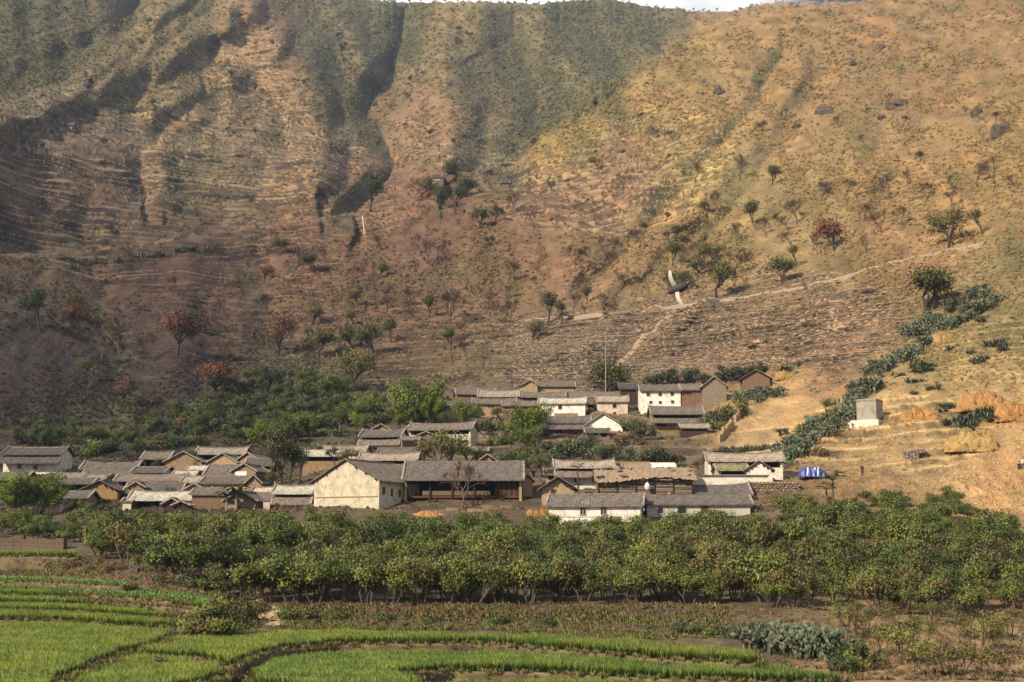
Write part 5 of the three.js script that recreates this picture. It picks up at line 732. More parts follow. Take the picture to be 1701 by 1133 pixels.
// ---------------------------------------------------------------- field terraces in front
const fieldRims = [];
function terrace(label, h, poly, ground = [0.105, 0.075, 0.042]) {  // an earth shelf with a rough bank; poly in pixels on the level of its crop, h below the eye
  const P = []; for (let i = 0; i < poly.length; i++) { const a = onPlane(poly[i][0], poly[i][1], h), b = onPlane(poly[(i + 1) % poly.length][0], poly[(i + 1) % poly.length][1], h), n = Math.max(1, Math.round(a.distanceTo(b) / 0.8)); for (let k = 0; k < n; k++) { const q = a.clone().lerp(b, k / n); q.x += 0.35 * noise(q.x / 3, q.z / 3 + 7); q.z += 0.35 * noise(q.x / 3 + 50, q.z / 3); P.push(q); } }
  const y = EYE + h - 0.52, area = THREE.ShapeUtils.area(P.map((q) => new THREE.Vector2(q.x, q.z))), sg = area > 0 ? 1 : -1, out = P.map((q, i) => { const a = P[(i + P.length - 1) % P.length], b = P[(i + 1) % P.length], dx = b.x - a.x, dz = b.z - a.z, l = Math.hypot(dx, dz) || 1; return [sg * dz / l, -sg * dx / l]; });
  const ring = (o, dy, j) => P.map((q, i) => { const k = o + j * noise(q.x * 0.9 + dy * 3, q.z * 0.9); return [q.x + out[i][0] * k, y + dy + j * 0.5 * noise(q.x * 1.4, q.z * 1.4 + dy), q.z + out[i][1] * k]; });
  const rings = [ring(0.1, 0, 0), ring(0.42, 0.02, 0.12), ring(0.5, -0.22, 0.2), ring(0.55, -0.5, 0.2), ring(0.75, -0.9, 0.2), ring(0.9, -2.6, 0)], pos = [], col = [], idx = [], N = P.length, R = mul(N);
  rings.forEach((r, j) => r.forEach((v) => { pos.push(...v); const k = (0.75 + 0.5 * R()) * (1 + 0.4 * noise(v[0] / 1.5, v[2] / 1.5 + v[1])), gr = clamp(0.35 + noise(v[0] / 2.3 + 40, v[2] / 2.3)); col.push(mix(ground[0], 0.11, gr * 0.6) * k * (j === 1 ? 1.5 : 1), mix(ground[1], 0.1, gr * 0.6) * k * (j === 1 ? 1.5 : 1), mix(ground[2], 0.035, gr * 0.6) * k * (j === 1 ? 1.4 : 1)); }));
  for (let j = 0; j < rings.length - 1; j++) for (let i = 0; i < N; i++) { const a = j * N + i, b = j * N + (i + 1) % N; idx.push(a, b, a + N, b, b + N, a + N); }
  for (const t of THREE.ShapeUtils.triangulateShape(rings[0].map((v) => new THREE.Vector2(v[0], v[2])), [])) idx.push(t[0], t[1], t[2]);
  const g = new THREE.BufferGeometry(); g.setAttribute('position', new THREE.Float32BufferAttribute(pos, 3)); g.setAttribute('color', new THREE.Float32BufferAttribute(col, 3)); g.setIndex(idx); g.computeVertexNormals();
  tag(part('field_terrace', g, dryMat), label, 'terrace', null, 'structure');
  for (let i = 0; i < N; i++) fieldRims.push([rings[1][i], rings[4][i], out[i]]);
  return { P, y, h };
}
const cropMat = new THREE.MeshPhysicalMaterial({ vertexColors: true, roughness: 0.7, transmission: 0.35, thickness: 0, side: THREE.DoubleSide, specularIntensity: 0.3 });
const wheatGeo = [0, 1, 2].map((s) => { const R = mul(60 + s), gb = new GB(); for (let i = 0; i < 13; i++) { const a = R() * TAU, o = [Math.cos(a) * 0.17 * R(), 0, Math.sin(a) * 0.17 * R()], h = 0.5 + 0.16 * R(), l = [Math.cos(a + R()) * 0.16, Math.sin(a + R()) * 0.16], m = [o[0] + l[0] * 0.3, h * 0.62, o[2] + l[1] * 0.3], t = [o[0] + l[0], h, o[2] + l[1]], r = [Math.cos(a + 1.5) * 0.016, 0, Math.sin(a + 1.5) * 0.016], lo = vary([.11, .2, .03], R, 0.2), hi = vary([.39, .49, .078], R, 0.2), n = nrm([Math.cos(a) * 0.35, 0.9, Math.sin(a) * 0.35]);
  const add = (p, q, w, c1, c2) => { gb.p.push(...add3(p, r, -1), ...add3(p, r), ...add3(q, r, w)); for (const c of [c1, c1, c2]) gb.c.push(...c); for (let k = 0; k < 3; k++) gb.n.push(...n); }; add(o, m, 1, lo, hi); gb.p.push(...add3(o, r, -1), ...add3(m, r, 1), ...add3(m, r, -1)); for (const c of [lo, hi, hi]) gb.c.push(...c); for (let k = 0; k < 3; k++) gb.n.push(...n); add(m, t, 0, hi, hi); } return gb.build(); });
const vegGeo = [0, 1].map((s) => { const R = mul(80 + s), gb = new GB(); for (let i = 0; i < 13; i++) { const a = R() * TAU, e = 0.25 + R() * 0.9, u = [Math.cos(a) * Math.cos(e), Math.sin(e), Math.sin(a) * Math.cos(e)]; leaf(gb, [0, 0.02, 0], u, 0.36 * (0.7 + 0.5 * R()), 0.1, vary([.2, .33, .065], R, 0.3), nrm([u[0], 1, u[2]])); } return gb.build(); });
const tufts3 = [0, 1].map((s) => { const R = mul(95 + s), gb = new GB(); for (let i = 0; i < 20; i++) { const a = R() * TAU, e = 0.5 + R() * 0.9, u = [Math.cos(a) * Math.cos(e), Math.sin(e), Math.sin(a) * Math.cos(e)]; leaf(gb, [u[0] * 0.12, 0, u[2] * 0.12], u, 0.42 * (0.6 + 0.6 * R()), 0.03, [1, 1, 1], nrm([u[0], 0.7, u[2]])); } return gb.build(); });
function sow(name, label, f, geos, gap, tone, sz = 1, inset = 0.0) { // fills a terrace with a crop
  const R = mul(f.P.length * 13 + 7), xs = f.P.map((q) => q.x), zs = f.P.map((q) => q.z), poly = f.P.map((q) => [q.x, q.z]), list = geos.map(() => []);
  for (let x = Math.max(Math.min(...xs), -56); x < Math.min(Math.max(...xs), 56); x += gap) for (let z = Math.min(...zs); z < Math.max(...zs); z += gap) { if (z > -52) continue; const X = x + (R() - 0.5) * gap, Z = z + (R() - 0.5) * gap; if (Math.abs(X / Z) > 0.42 || !inside(poly, X, Z)) continue; list[Math.floor(R() * geos.length)].push([X, Z]); }
  geos.forEach((g, i) => { const im = new THREE.InstancedMesh(g, cropMat, list[i].length), m = new THREE.Matrix4(), q = new THREE.Quaternion(), e = new THREE.Euler(), c = new THREE.Color(); list[i].forEach(([X, Z], k) => { const patch = fbm(X / 5, Z / 5 + f.h * 9, 3), s = sz * (0.86 + 0.24 * R() + 0.22 * patch); q.setFromEuler(e.set((R() - 0.5) * 0.25, R() * TAU, (R() - 0.5) * 0.25)); m.compose(tmpV.set(X, f.y + 0.02, Z), q, new THREE.Vector3(s, s, s)); im.setMatrixAt(k, m); const v = 0.9 + 0.2 * R() + 0.35 * patch; im.setColorAt(k, c.setRGB(tone[0] * v * (1 + 0.25 * patch), tone[1] * v, tone[2] * v)); });
    im.name = numbered(name); im.castShadow = im.receiveShadow = true; scene.add(im); tag(im, label, 'crop', null, 'stuff'); });
}
const fields = [
  ['wheat', 'green wheat of the big field at the lower left', -6.2, [[-60, 1034], [120, 1033], [232, 1035], [286, 1041], [262, 1056], [200, 1072], [140, 1092], [100, 1108], [76, 1128], [40, 1160], [-90, 1160]], [1, 1, 1]],
  ['wheat', 'yellow-green wheat of the round field reaching the long narrow strip', -6.6, [[335, 1046], [420, 1046], [640, 1047], [900, 1055], [1060, 1062], [1250, 1080], [1258, 1088], [1100, 1080], [960, 1068], [800, 1056], [560, 1058], [470, 1066], [410, 1080], [385, 1092], [330, 1080], [205, 1076], [270, 1058]], [1.08, 1.05, 1]],
  ['wheat', 'yellow-green wheat of the lobe at the bottom below the round field', -6.75, [[200, 1081], [290, 1090], [352, 1098], [362, 1108], [318, 1124], [240, 1136], [200, 1170], [96, 1170], [104, 1122], [140, 1100]], [1.06, 1.03, 1]],
  ['wheat', 'fresh green wheat of the sickle-shaped terrace at the lower middle', -7.3, [[424, 1112], [452, 1094], [520, 1084], [640, 1080], [860, 1082], [1040, 1090], [1220, 1102], [1300, 1106], [1392, 1118], [1300, 1117], [1100, 1112], [900, 1102], [740, 1100], [648, 1108], [690, 1125], [720, 1150], [600, 1160], [480, 1126], [424, 1122]], [0.95, 1.02, 1]],
  ['wheat', 'pale green wheat of the lowest strip at the bottom edge', -8.0, [[700, 1140], [760, 1132], [900, 1129], [1060, 1130], [1250, 1136], [1340, 1142], [1300, 1180], [700, 1180]], [1.05, 1.05, 1]],
  ['wheat', 'wheat strip bordering the big left field, lowest of the narrow strips', -5.7, [[-80, 1008], [100, 1010], [220, 1015], [318, 1024], [312, 1032], [200, 1028], [100, 1021], [-80, 1017]], [1, 1, 1]],
  ['wheat', 'second narrow wheat strip above the big left field', -5.3, [[-80, 996], [120, 999], [240, 1005], [330, 1013], [322, 1021], [220, 1014], [120, 1007], [-80, 1003]], [0.98, 1, 1]],
  ['wheat', 'third narrow wheat strip above the big left field', -4.9, [[-80, 984], [120, 987], [240, 992], [340, 1002], [330, 1011], [240, 1002], [120, 995], [-80, 991]], [0.95, 1, 1]],
  ['wheat', 'topmost of the narrow wheat strips, just below the vegetables', -4.4, [[-80, 969], [120, 974], [240, 982], [346, 992], [340, 1001], [240, 992], [120, 983], [-80, 978]], [0.95, 1, 1]],
  ['vegetables', 'lower row of leafy bright green vegetables at the left', -4.0, [[-80, 958], [60, 962], [200, 970], [330, 984], [340, 990], [220, 982], [100, 973], [-80, 967]], [1, 1, 1]],
  ['vegetables', 'upper row of leafy bright green vegetables at the left', -3.3, [[-80, 942], [40, 943], [140, 949], [205, 958], [210, 964], [100, 958], [-80, 953]], [1.1, 1.1, 1]],
  ['wheat', 'small wheat terrace below the rammed earth wall at the left edge', -1.05, [[-80, 914.6], [40, 915.3], [118, 916], [122, 917], [40, 916.7], [-80, 916]], [0.95, 0.95, 1]],
  ['vegetables', 'light green leafy crop at the bottom edge before the sickle-shaped terrace', -7.6, [[400, 1140], [440, 1128], [500, 1132], [600, 1160], [560, 1200], [390, 1200]], [1, 1.1, 1]],
];
for (const [name, label, h, poly, tone] of fields) { const f = terrace('earth shelf carrying the ' + label.replace(/^(green|yellow-green|fresh green|pale green|light green|lower|upper) /, ''), h, poly); if (name === 'wheat') sow('wheat', label, f, wheatGeo, 0.21, tone); else sow('vegetables', label, f, vegGeo, 0.3, tone); }
for (let i = 0; i < 20; i++) grow('shrub', -6 + i * 11, 930 + (i % 3) * 5 + i * 0.6, 11 + (i * 7 % 6), 'low dry shrub on the dark bank under the left earth wall', 'shrubs on the left bank', 3 + (i % 2));
{ // rough grass on the banks and rims of the terraces
  const R = mul(321), list = []; for (const [a, b, o] of fieldRims) for (let k = 0; k < 8; k++) { if (a[2] > -50) continue; const t = R(), low = R() < 0.4; list.push([mix(a[0], b[0], low ? t : 0.1 * t) + (R() - 0.5) * 0.5, mix(a[1], b[1], low ? t : 0) , mix(a[2], b[2], low ? t : 0) + (R() - 0.5) * 0.5, 0.4 + 0.6 * R(), R() < 0.5]); }
  // and on the strip between the fields and the orchard, and on the bare soil at the right
  for (let i = 0; i < 17000; i++) { const r = R(), px = r < 0.5 ? 400 + R() * 820 : r < 0.8 ? 1230 + R() * 500 : -20 + R() * 460, py = r < 0.5 ? 1004 + R() * (px > 850 ? 58 : 44) : r < 0.8 ? 1010 + R() * 130 : px < 130 ? 920 + R() * 26 : 925 + R() * 110, p = ray(px, Math.min(1130, py)); if (!p) continue; if (r > 0.5 && r < 0.8 && R() < 0.7) continue; if (px > 405 && px < 470 && R() < 0.85) continue; list.push([p.x, p.y, p.z, 0.5 + 0.9 * R() * R(), R() < (r < 0.5 ? (py > 1030 ? 0.6 : 0.35) : 0.2)]); }
  for (let i = 0; i < 1600; i++) { const p = ray(-20 + R() * 190, 922 + R() * 36); if (p) list.push([p.x, p.y, p.z, 0.5 + 0.9 * R() * R(), R() < 0.4]); }
  const c = new THREE.Color(); tufts3.forEach((g, i) => { const mine = list.filter((_, k) => k % 2 === i), im = new THREE.InstancedMesh(g, dryMat, mine.length), m = new THREE.Matrix4(), q = new THREE.Quaternion(), e = new THREE.Euler(); mine.forEach(([x, y, z, s, green], k) => { q.setFromEuler(e.set(0, R() * TAU, 0)); m.compose(tmpV.set(x, y - 0.03, z), q, new THREE.Vector3(s, s, s)); im.setMatrixAt(k, m); const v = 0.7 + 0.6 * R(); green ? im.setColorAt(k, c.setRGB(.14 * v, .17 * v, .045 * v)) : im.setColorAt(k, c.setRGB(.2 * v, .13 * v, .065 * v)); }); im.name = numbered('bank_grass'); im.castShadow = true; scene.add(im); tag(im, 'rough dry and green grass on the banks between the fields', 'grass', null, 'stuff'); });
}
// earth banks between the fields and the orchard
function bank(label, a, drop, mat = M.bankSoil) { const P = a.map((p) => ray(...p)), pos = [], idx = [], N = []; for (let i = 0; i < P.length - 1; i++) { const n = Math.max(2, Math.round(P[i].distanceTo(P[i + 1]) / 0.5)); for (let k = 0; k < n; k++) N.push(P[i].clone().lerp(P[i + 1], k / n)); } N.push(P[P.length - 1]); const rows = [[-1.4, -0.15], [-0.5, 0.22], [0, 0.24], [0.22, 0.02], [0.3, -drop * 0.5], [0.45, -drop], [0.6, -drop - 1.2]]; N.forEach((q) => rows.forEach(([dz, dy], j) => pos.push(q.x + 0.2 * noise(q.x * 2 + j, 5), q.y + dy + (j > 0 && j < 6 ? 0.22 * noise(q.x * 0.9, j * 1.7) : 0), q.z + dz + 0.3 * noise(q.x * 0.7, j * 2.1 + 9) + 0.12 * noise(q.x * 3, j * 5)))); const m = rows.length; for (let i = 0; i < N.length - 1; i++) for (let j = 0; j < m - 1; j++) { const k = i * m + j; idx.push(k, k + 1, k + m, k + 1, k + m + 1, k + m); } const g = new THREE.BufferGeometry(); g.setAttribute('position', new THREE.Float32BufferAttribute(pos, 3)); g.setIndex(idx); g.computeVertexNormals(); metre(g); tag(part('earth_bank', g, mat), label, 'bank', null, 'structure'); }
bank('dark brown earth bank under the front row of orchard trees', [[472, 1008], [600, 1008], [800, 1011], [1000, 1014], [1200, 1018], [1250, 1022]], 1.1);
bank('low brown earth step between the orchard bank and the upper wheat strip', [[450, 1034], [600, 1037], [800, 1041], [1000, 1045], [1120, 1050]], 0.5);
bank('brown bank left of the sandy path', [[346, 986], [372, 984], [396, 988]], 1.3);
bank('short dark bank below the earth wall at the left edge', [[-20, 934], [60, 936], [150, 944], [230, 950]], 0.6);
for (const [x, y, h] of [[350, 1036, 34], [366, 1036, 30], [384, 1038, 36], [400, 1036, 30], [340, 1026, 22], [372, 1020, 30], [390, 1016, 34], [356, 1012, 34], [428, 1016, 20], [290, 968, 20], [310, 972, 24], [330, 976, 22], [350, 980, 24], [270, 966, 20], [1415, 1100, 36], [1432, 1112, 34], [1400, 1116, 26], [1446, 1096, 26], [480, 1028, 26], [500, 1030, 22], [1130, 1050, 22], [1160, 1052, 24], [1190, 1054, 22], [1140, 1054, 24], [1175, 1055, 26], [1205, 1056, 24], [1222, 1058, 24], [1236, 1060, 22], [640, 1034, 18], [720, 1036, 16], [830, 1040, 18], [905, 1042, 18], [560, 1032, 20]]) grow('shrub', x, y, h, 'rough shrub on the banks at the edge of the fields', 'shrubs at the field edges');
for (const [x, y, h] of [[316, 1050, 34], [328, 1053, 44], [341, 1054, 48], [352, 1053, 46], [366, 1048, 40], [380, 1046, 34], [396, 1046, 30], [336, 1030, 28], [350, 1024, 30], [364, 1022, 32]]) grow('shrub', x, y, h * 0.8, 'rough bush heaped at the corner where the field strips end', 'bushes at the end of the field strips', 3 + (x % 2), 97.5);
for (const [x, y] of [[0, 0]]) { const P = [[414, 996], [420, 1004], [440, 1010], [452, 1020], [448, 1030], [452, 1040]].map((p) => ray(...p)), pos = [], idx = []; P.forEach((q, i) => { for (const s of [-1, -0.3, 0.3, 1]) pos.push(q.x + s * (i === 0 ? 1.6 : 1.0) + 0.1 * noise(i, s), q.y + 0.07 + 0.02 * Math.abs(s), q.z); }); for (let i = 0; i < P.length - 1; i++) for (let j = 0; j < 3; j++) { const k = i * 4 + j; idx.push(k, k + 1, k + 4, k + 1, k + 5, k + 4); } const g = new THREE.BufferGeometry(); g.setAttribute('position', new THREE.Float32BufferAttribute(pos, 3)); g.setIndex(idx); g.computeVertexNormals(); metre(g); tag(part('path', g, std([0.5, 0.38, 0.24], { map: soilTex, bumpMap: soilTex, bumpScale: 0.05 })), 'pale sandy path climbing from the fields into the orchard', 'path', null, 'structure'); }
// ---------------------------------------------------------------- smaller things
// the white path with its low stone kerb across the right slope
{ const line = [[872, 534], [900, 529], [1000, 519], [1060, 515], [1130, 513], [1190, 498], [1260, 488], [1340, 474], [1430, 451], [1500, 434], [1560, 420], [1640, 401]].map((p) => ray(...p)), c = new THREE.CatmullRomCurve3(line), N = 150, pos = [], idx = []; for (let i = 0; i <= N; i++) { const q = c.getPoint(i / N); let y = 0.2; for (let a = -9; a <= 9; a++) { const h = c.getPoint(clamp((i + a) / N)); y += groundY(h.x, h.z) / 19; } y = Math.max(y, groundY(q.x, q.z) + 0.22, groundY(q.x, q.z + 0.4) + 0.2); const w = 0.3 + 0.15 * noise(i * 0.25, 3); for (const [dz, dy] of [[-0.7, 0.1], [0, 0.26], [0.2, 0.02], [0.35, -w - 0.3], [0.4, -2]]) pos.push(q.x, y + dy * 0.6 + 0.06 * noise(i * 0.5, dz), q.z + dz); } for (let i = 0; i < N; i++) for (let j = 0; j < 4; j++) { const k = i * 5 + j; idx.push(k, k + 1, k + 5, k + 1, k + 6, k + 5); } const g = new THREE.BufferGeometry(); g.setAttribute('position', new THREE.Float32BufferAttribute(pos, 3)); g.setIndex(idx); g.computeVertexNormals(); metre(g); tag(part('path', g, std([0.38, 0.31, 0.235], { map: soilTex })), 'pale stone-edged path slanting across the right slope', 'path', null, 'structure'); }
{ const line = [[1058, 660], [1012, 618], [1040, 596], [1070, 560], [1110, 528], [1150, 512]].map((p) => ray(...p)), c = new THREE.CatmullRomCurve3(line), N = 60, pos = [], idx = []; for (let i = 0; i <= N; i++) { const q = c.getPoint(i / N), y = groundY(q.x, q.z) + 0.25; for (const s of [-1, 0, 1]) pos.push(q.x + s * (0.9 + 0.4 * noise(i * 0.5, s)), y + 0.1 * noise(i, s), q.z); } for (let i = 0; i < N; i++) for (let j = 0; j < 2; j++) { const k = i * 3 + j; idx.push(k, k + 1, k + 3, k + 1, k + 4, k + 3); } const g = new THREE.BufferGeometry(); g.setAttribute('position', new THREE.Float32BufferAttribute(pos, 3)); g.setIndex(idx); g.computeVertexNormals(); metre(g); tag(part('path', g, std([0.42, 0.31, 0.2], { map: soilTex })), 'worn tan track from the upper village up to the pale path', 'path', null, 'structure'); }
// straw heaps
function straw(name, label, px, py, wpx, hpx, col, lumps, dd) {
  const p = dd ? pt(px, py, dd) : ray(px, py), s = F / -p.z, W = wpx / s, H = hpx / s, R = mul(px), g = base(name, label, 'straw heap', p, 0), gs = [];
  const NL = lumps * 2 + 2; for (let i = 0; i < NL; i++) { const q = new THREE.IcosahedronGeometry(1, 3), P = q.attributes.position, x = (i / (NL - 1) - 0.5 + (R() - 0.5) * 0.15) * W * 0.62, k = (0.36 + 0.22 * R()) * (lumps > 1 ? 0.9 : 1.1), hh = (0.6 + 0.4 * R()) * (1 - 0.35 * Math.abs(x) / W); for (let j = 0; j < P.count; j++) { const v = [P.getX(j), P.getY(j), P.getZ(j)], e = 1 + 0.3 * noise3(v[0] * 1.7 + i * 5, v[1] * 1.7, v[2] * 1.7) + 0.1 * noise3(v[0] * 7, v[1] * 7 + i, v[2] * 7); const sp = 1.2 - 0.45 * Math.max(0, v[1]); P.setXYZ(j, x + v[0] * e * W / 2 * k * sp, Math.max(-0.6, v[1] * e * H * hh), v[2] * e * W * 0.4 * k * sp); } const m = mergeVertices(plain(q).deleteAttribute('uv').deleteAttribute('normal')); m.computeVertexNormals(); const f = m.toNonIndexed(); metre(f); gs.push(f); }
  part('heap', join(gs), std(col, { map: adobeTex, bumpMap: adobeTex, bumpScale: 0.15 }), g);
  const gb = new GB(); for (let i = 0; i < 2600; i++) { const src = gs[i % gs.length].attributes.position, k = Math.floor(R() * src.count), v = [src.getX(k), src.getY(k), src.getZ(k)]; if (v[1] < -0.2) continue; const u = nrm([R() - 0.5, R() * 0.4 - 0.45, R() * 0.6]); leaf(gb, v, u, 0.2 + 0.5 * R(), 0.035, vary(col.map((c) => c * 1.25), R, 0.35), nrm(v)); } part('stalks', gb.build(), dryMat, g); return g;
}
const ST1 = [0.46, 0.25, 0.09], ST2 = [0.46, 0.31, 0.12];
straw('straw_heap', 'orange straw heap nearest the concrete tank, with a rounded top', 1527, 697, 54, 30, ST1, 1);
straw('straw_heap', 'wide orange straw heap with two humps, highest on the right slope', 1632, 680, 80, 32, ST1, 2);
straw('straw_heap', 'straw heap cut by the right edge of the view', 1684, 697, 52, 31, ST1, 1);
straw('straw_heap', 'largest yellowish straw heap with a flat top, above the road', 1618, 745, 78, 36, ST2, 3);
straw('straw_heap', 'small yellow straw heap high on the slope beside the cactus hedge', 1570, 568, 36, 18, ST2, 2);
straw('straw_heap', 'yellow straw lying beside the red-brown gable house', 1306, 628, 36, 12, ST2, 2);
straw('straw_heap', 'long loose orange straw heap at the right foot of the gable house', 716, 861, 62, 13, ST1, 3, 177);
straw('straw_heap', 'rounded orange straw heap left of the paired-window white house', 893, 862, 38, 20, ST1, 1, 176);
// concrete water tank
{ const p = ray(1440, 704), s = F / -p.z, W = 33 / s, H = 46 / s, g = base('water_tank', 'grey square concrete tank on a pale plinth on the right slope', 'water tank', p, -0.55); part('body', box(-W / 2, W / 2, 11 / s, H, -W * 1.2, 0), M.concrete, g); part('rim', join([box(-W / 2 - 0.08, W / 2 + 0.08, H - 0.3, H, -0.02, 0.09), box(W / 2, W / 2 + 0.09, H - 0.3, H, -W * 1.2, 0)]), M.concrete, g); part('plinth', box(-W * 0.95, W * 0.62, -2.2, 11 / s, -W * 1.35, 0.45), M.white, g); part('lid', box(-0.4, 0.4, H, H + 0.12, -1.6, -0.8), M.rock, g); }
{ const pts = [[1452, 707], [1470, 722], [1490, 744], [1502, 758], [1504, 782]].map((q) => ray(...q).add(new THREE.Vector3(0, 0.35, 0))), g = base('water_pipe', 'thin pale pipe running down from the concrete tank to the road', 'pipe', pts[0]); part('pipe', new THREE.TubeGeometry(new THREE.CatmullRomCurve3(pts.map((q) => q.clone().sub(pts[0]))), 40, 0.045, 6), M.woodPale, g); for (const i of [1, 2, 3]) { const q = pts[i].clone().sub(pts[0]); part('support', tube([q.x, q.y - 0.7, q.z], [q.x, q.y, q.z], 0.07, 0.06, 5), M.woodPale, g); } }
// stone shelter above the road
{ const p = ray(1521, 760), g = base('stone_shelter', 'low stone shelter with a dark opening above the road', 'shelter', p, -0.2), geos = [1, 2, 3].map(stoneGeo), R = mul(8); for (let j = 0; j < 4; j++) for (let i = 0; i < 6; i++) { if (j < 3 && i > 3) continue; const m = part('stone', geos[(i + j) % 3], [M.stone, M.adobeGrey][(i * j) % 2], g); m.position.set(-1.2 + i * 0.5, 0.1 + j * 0.36, -0.2 + R() * 0.2); m.scale.set(0.32, 0.22, 0.4); } part('fill', box(-1.3, 1.5, -0.8, 1.3, -2, -0.55), M.rock, g); const sl = part('slab', box(-1.6, 1.8, 1.42, 1.58, -2.2, 0.2), M.stone, g); sl.rotation.z = 0.1; }
// blue tarpaulin over a pile
{ const p = pt(1351, 792, 189), s = F / 189, W = 43 / s, H = 15.5 / s, g = base('tarpaulin_pile', 'bright blue tarpaulin with white folds over a pile by the road', 'tarpaulin', p, 0.05), NX = 44, NY = 22, q = new THREE.PlaneGeometry(1, 1, NX, NY), P = q.attributes.position;
  for (let i = 0; i < P.count; i++) { const u = P.getX(i) * 2, v = P.getY(i) * 2, e = Math.min(1, Math.max(Math.abs(u), Math.abs(v))), top = Math.pow(Math.max(0, 1 - Math.pow(Math.abs(u), 5)), 0.6) * Math.pow(Math.max(0, 1 - Math.pow(Math.abs(v), 4)), 0.6); P.setXYZ(i, u * W / 2 * (1 + 0.04 * noise(u * 6, v * 6)), H * top * (1 + 0.14 * noise(u * 3, v * 3 + 4)) + 0.07 * noise(u * 9, v * 2), -v * 1.0 * (1 + 0.12 * Math.sin(u * 16) * e) - 0.9); } q.computeVertexNormals(); metre(q); part('sheet', q, std([0.05, 0.075, 0.32], { roughness: 0.45 }), g);
  for (const x of [-0.52, 0.02, 0.3]) { const st = new THREE.PlaneGeometry(0.2, 1, 2, 10), S = st.attributes.position; for (let i = 0; i < S.count; i++) { const t = S.getY(i) + 0.5; S.setXYZ(i, x * W / 2 + S.getX(i) + 0.3 * t, 0.1 + t * H * 0.93, -0.9 + 1.05 - 0.45 * t * t); } st.computeVertexNormals(); metre(st); part('white_fold', st, M.whiteBright, g); }
  part('bundle', new THREE.IcosahedronGeometry(0.5, 2).scale(1.6, 1.1, 1).translate(W / 2 + 0.5, 0.45, -1), M.thatch, g); }
// rocks on the far slopes
for (const [x, y, w, h, l] of [[1195, 155, 26, 18, 'dark boulder with a bush at the far left of the tan slope'], [1372, 188, 36, 20, 'dark wedge-shaped crag in the middle of the tan slope'], [1488, 178, 40, 18, 'broad dark crag right of the wedge-shaped one'], [1622, 192, 24, 28, 'slanting dark rock on the upper right slope'], [1668, 222, 32, 34, 'jagged dark rock near the right edge of the slope'], [1464, 82, 16, 16, 'pale-faced rock high on the tan slope'], [1418, 108, 20, 10, 'small dark rock below the pale-faced rock'], [1465, 198, 18, 16, 'little brown rock under the broad crag'], [932, 0, 0, 0, ''], [1032, 252, 20, 8, 'flat dark rock on the terraces left of the boulder']]) { if (!l) continue; const p = ray(x, y), s = F / -p.z, g = base('rock', l, 'rock', p, x); const q = stoneGeo(x); q.scale(w / s * 0.45, h / s * 0.6, w / s * 0.4); q.rotateZ(0.35 * Math.sin(x)); part('stone', q, M.rock, g); const q2 = stoneGeo(x + 3); q2.scale(w / s * 0.3, h / s * 0.5, w / s * 0.3); q2.translate(w / s * 0.4, 0, 0.5); part('stone', q2, M.rock, g); }
for (const [x, y, w, h, l] of [[1670, 875, 16, 12, 'pale boulder at the foot of the orange bank, right edge'], [1330, 862, 16, 14, 'pale boulder beside the brown path wall'], [1650, 738, 20, 10, 'pale slab lying on the orange bank'], [1300, 1, 0, 0, '']]) { if (!l) continue; const p = ray(x, y), s = F / -p.z, g = base('boulder', l, 'boulder', p), q = stoneGeo(x); q.scale(w / s * 0.5, h / s * 0.6, w / s * 0.5); part('stone', q, M.stone, g); }
// far huts
house('hut', 'tiny far hut with a pale front beside the tree group on the knoll', { x0: 718, x1: 732, yb: 302, ye: 295, yr: 290, dep: 5, wall: M.pinkish, roof: M.roofDark, up: 0, cat: 'hut', found: 6 });
house('hut', 'tiny far dark red hut right of the tree group on the knoll', { x0: 833, x1: 846, yb: 311, ye: 304, yr: 299, dep: 5, wall: M.adobeRed, roof: M.roofDark, up: 0, cat: 'hut', found: 6 });
house('hut', 'tiny far hut on the terraces above the left gully', { x0: 102, x1: 120, yb: 214, ye: 208, yr: 204, dep: 5, wall: M.adobe, roof: M.roofDark, up: 0, cat: 'hut', found: 6 });
// poles
{ const P = (x, y0, y1, d, r, l, m, lean = 0) => { const b = pt(x, y0, d), t = pt(x + lean, y1, d), g = base('pole', l, 'pole', b); part('shaft', tube([0, -0.5, 0], [t.x - b.x, t.y - b.y, 0], r, r * 0.7, 6), m, g); part('insulator', tube([t.x - b.x, t.y - b.y, 0], [t.x - b.x, t.y - b.y + 0.3, 0], r * 1.3, r, 6), M.woodDark, g); if (/utility/.test(l)) part('crossarm', box(-0.8, 0.8, -0.06, 0.06, -0.06, 0.06).translate(t.x - b.x, t.y - b.y - 0.4, 0), M.wood, g); return t; };
  const a = P(1006, 662, 548, 304, 0.13, 'tall thin utility pole rising behind the upper white houses', M.barkPale), q = ray(606, 388), b = P(606, 390, 358, -q.z, 0.28, 'white pole standing on the knoll above the scattered thin trees', M.whiteBright, -4);
  P(1032, 712, 690, 262, 0.07, 'thin pale post beside the white gabled house', M.woodPale); P(800, 866, 846, 176, 0.06, 'short pale stake in the orchard before the earth wall', M.woodPale); P(1302, 850, 826, 180, 0.06, 'thin stake by the path wall right of the three-window house', M.woodPale);
  const wire = (p0, p1, l) => { const m = p0.clone().lerp(p1, 0.5); m.y -= 3; const g = base('wire', l, 'wire', p0); part('strand', new THREE.TubeGeometry(new THREE.QuadraticBezierCurve3(new THREE.Vector3(), m.sub(p0), p1.clone().sub(p0)), 40, 0.022, 4), M.concrete, g); };
  const q2 = ray(740, 470).add(new THREE.Vector3(0, 3, 0)), q3 = ray(690, 530).add(new THREE.Vector3(0, 3, 0)); wire(b, q2, 'pale wire slanting down right from the white pole'); wire(b, q3, 'pale wire running down the knoll below the white pole'); }
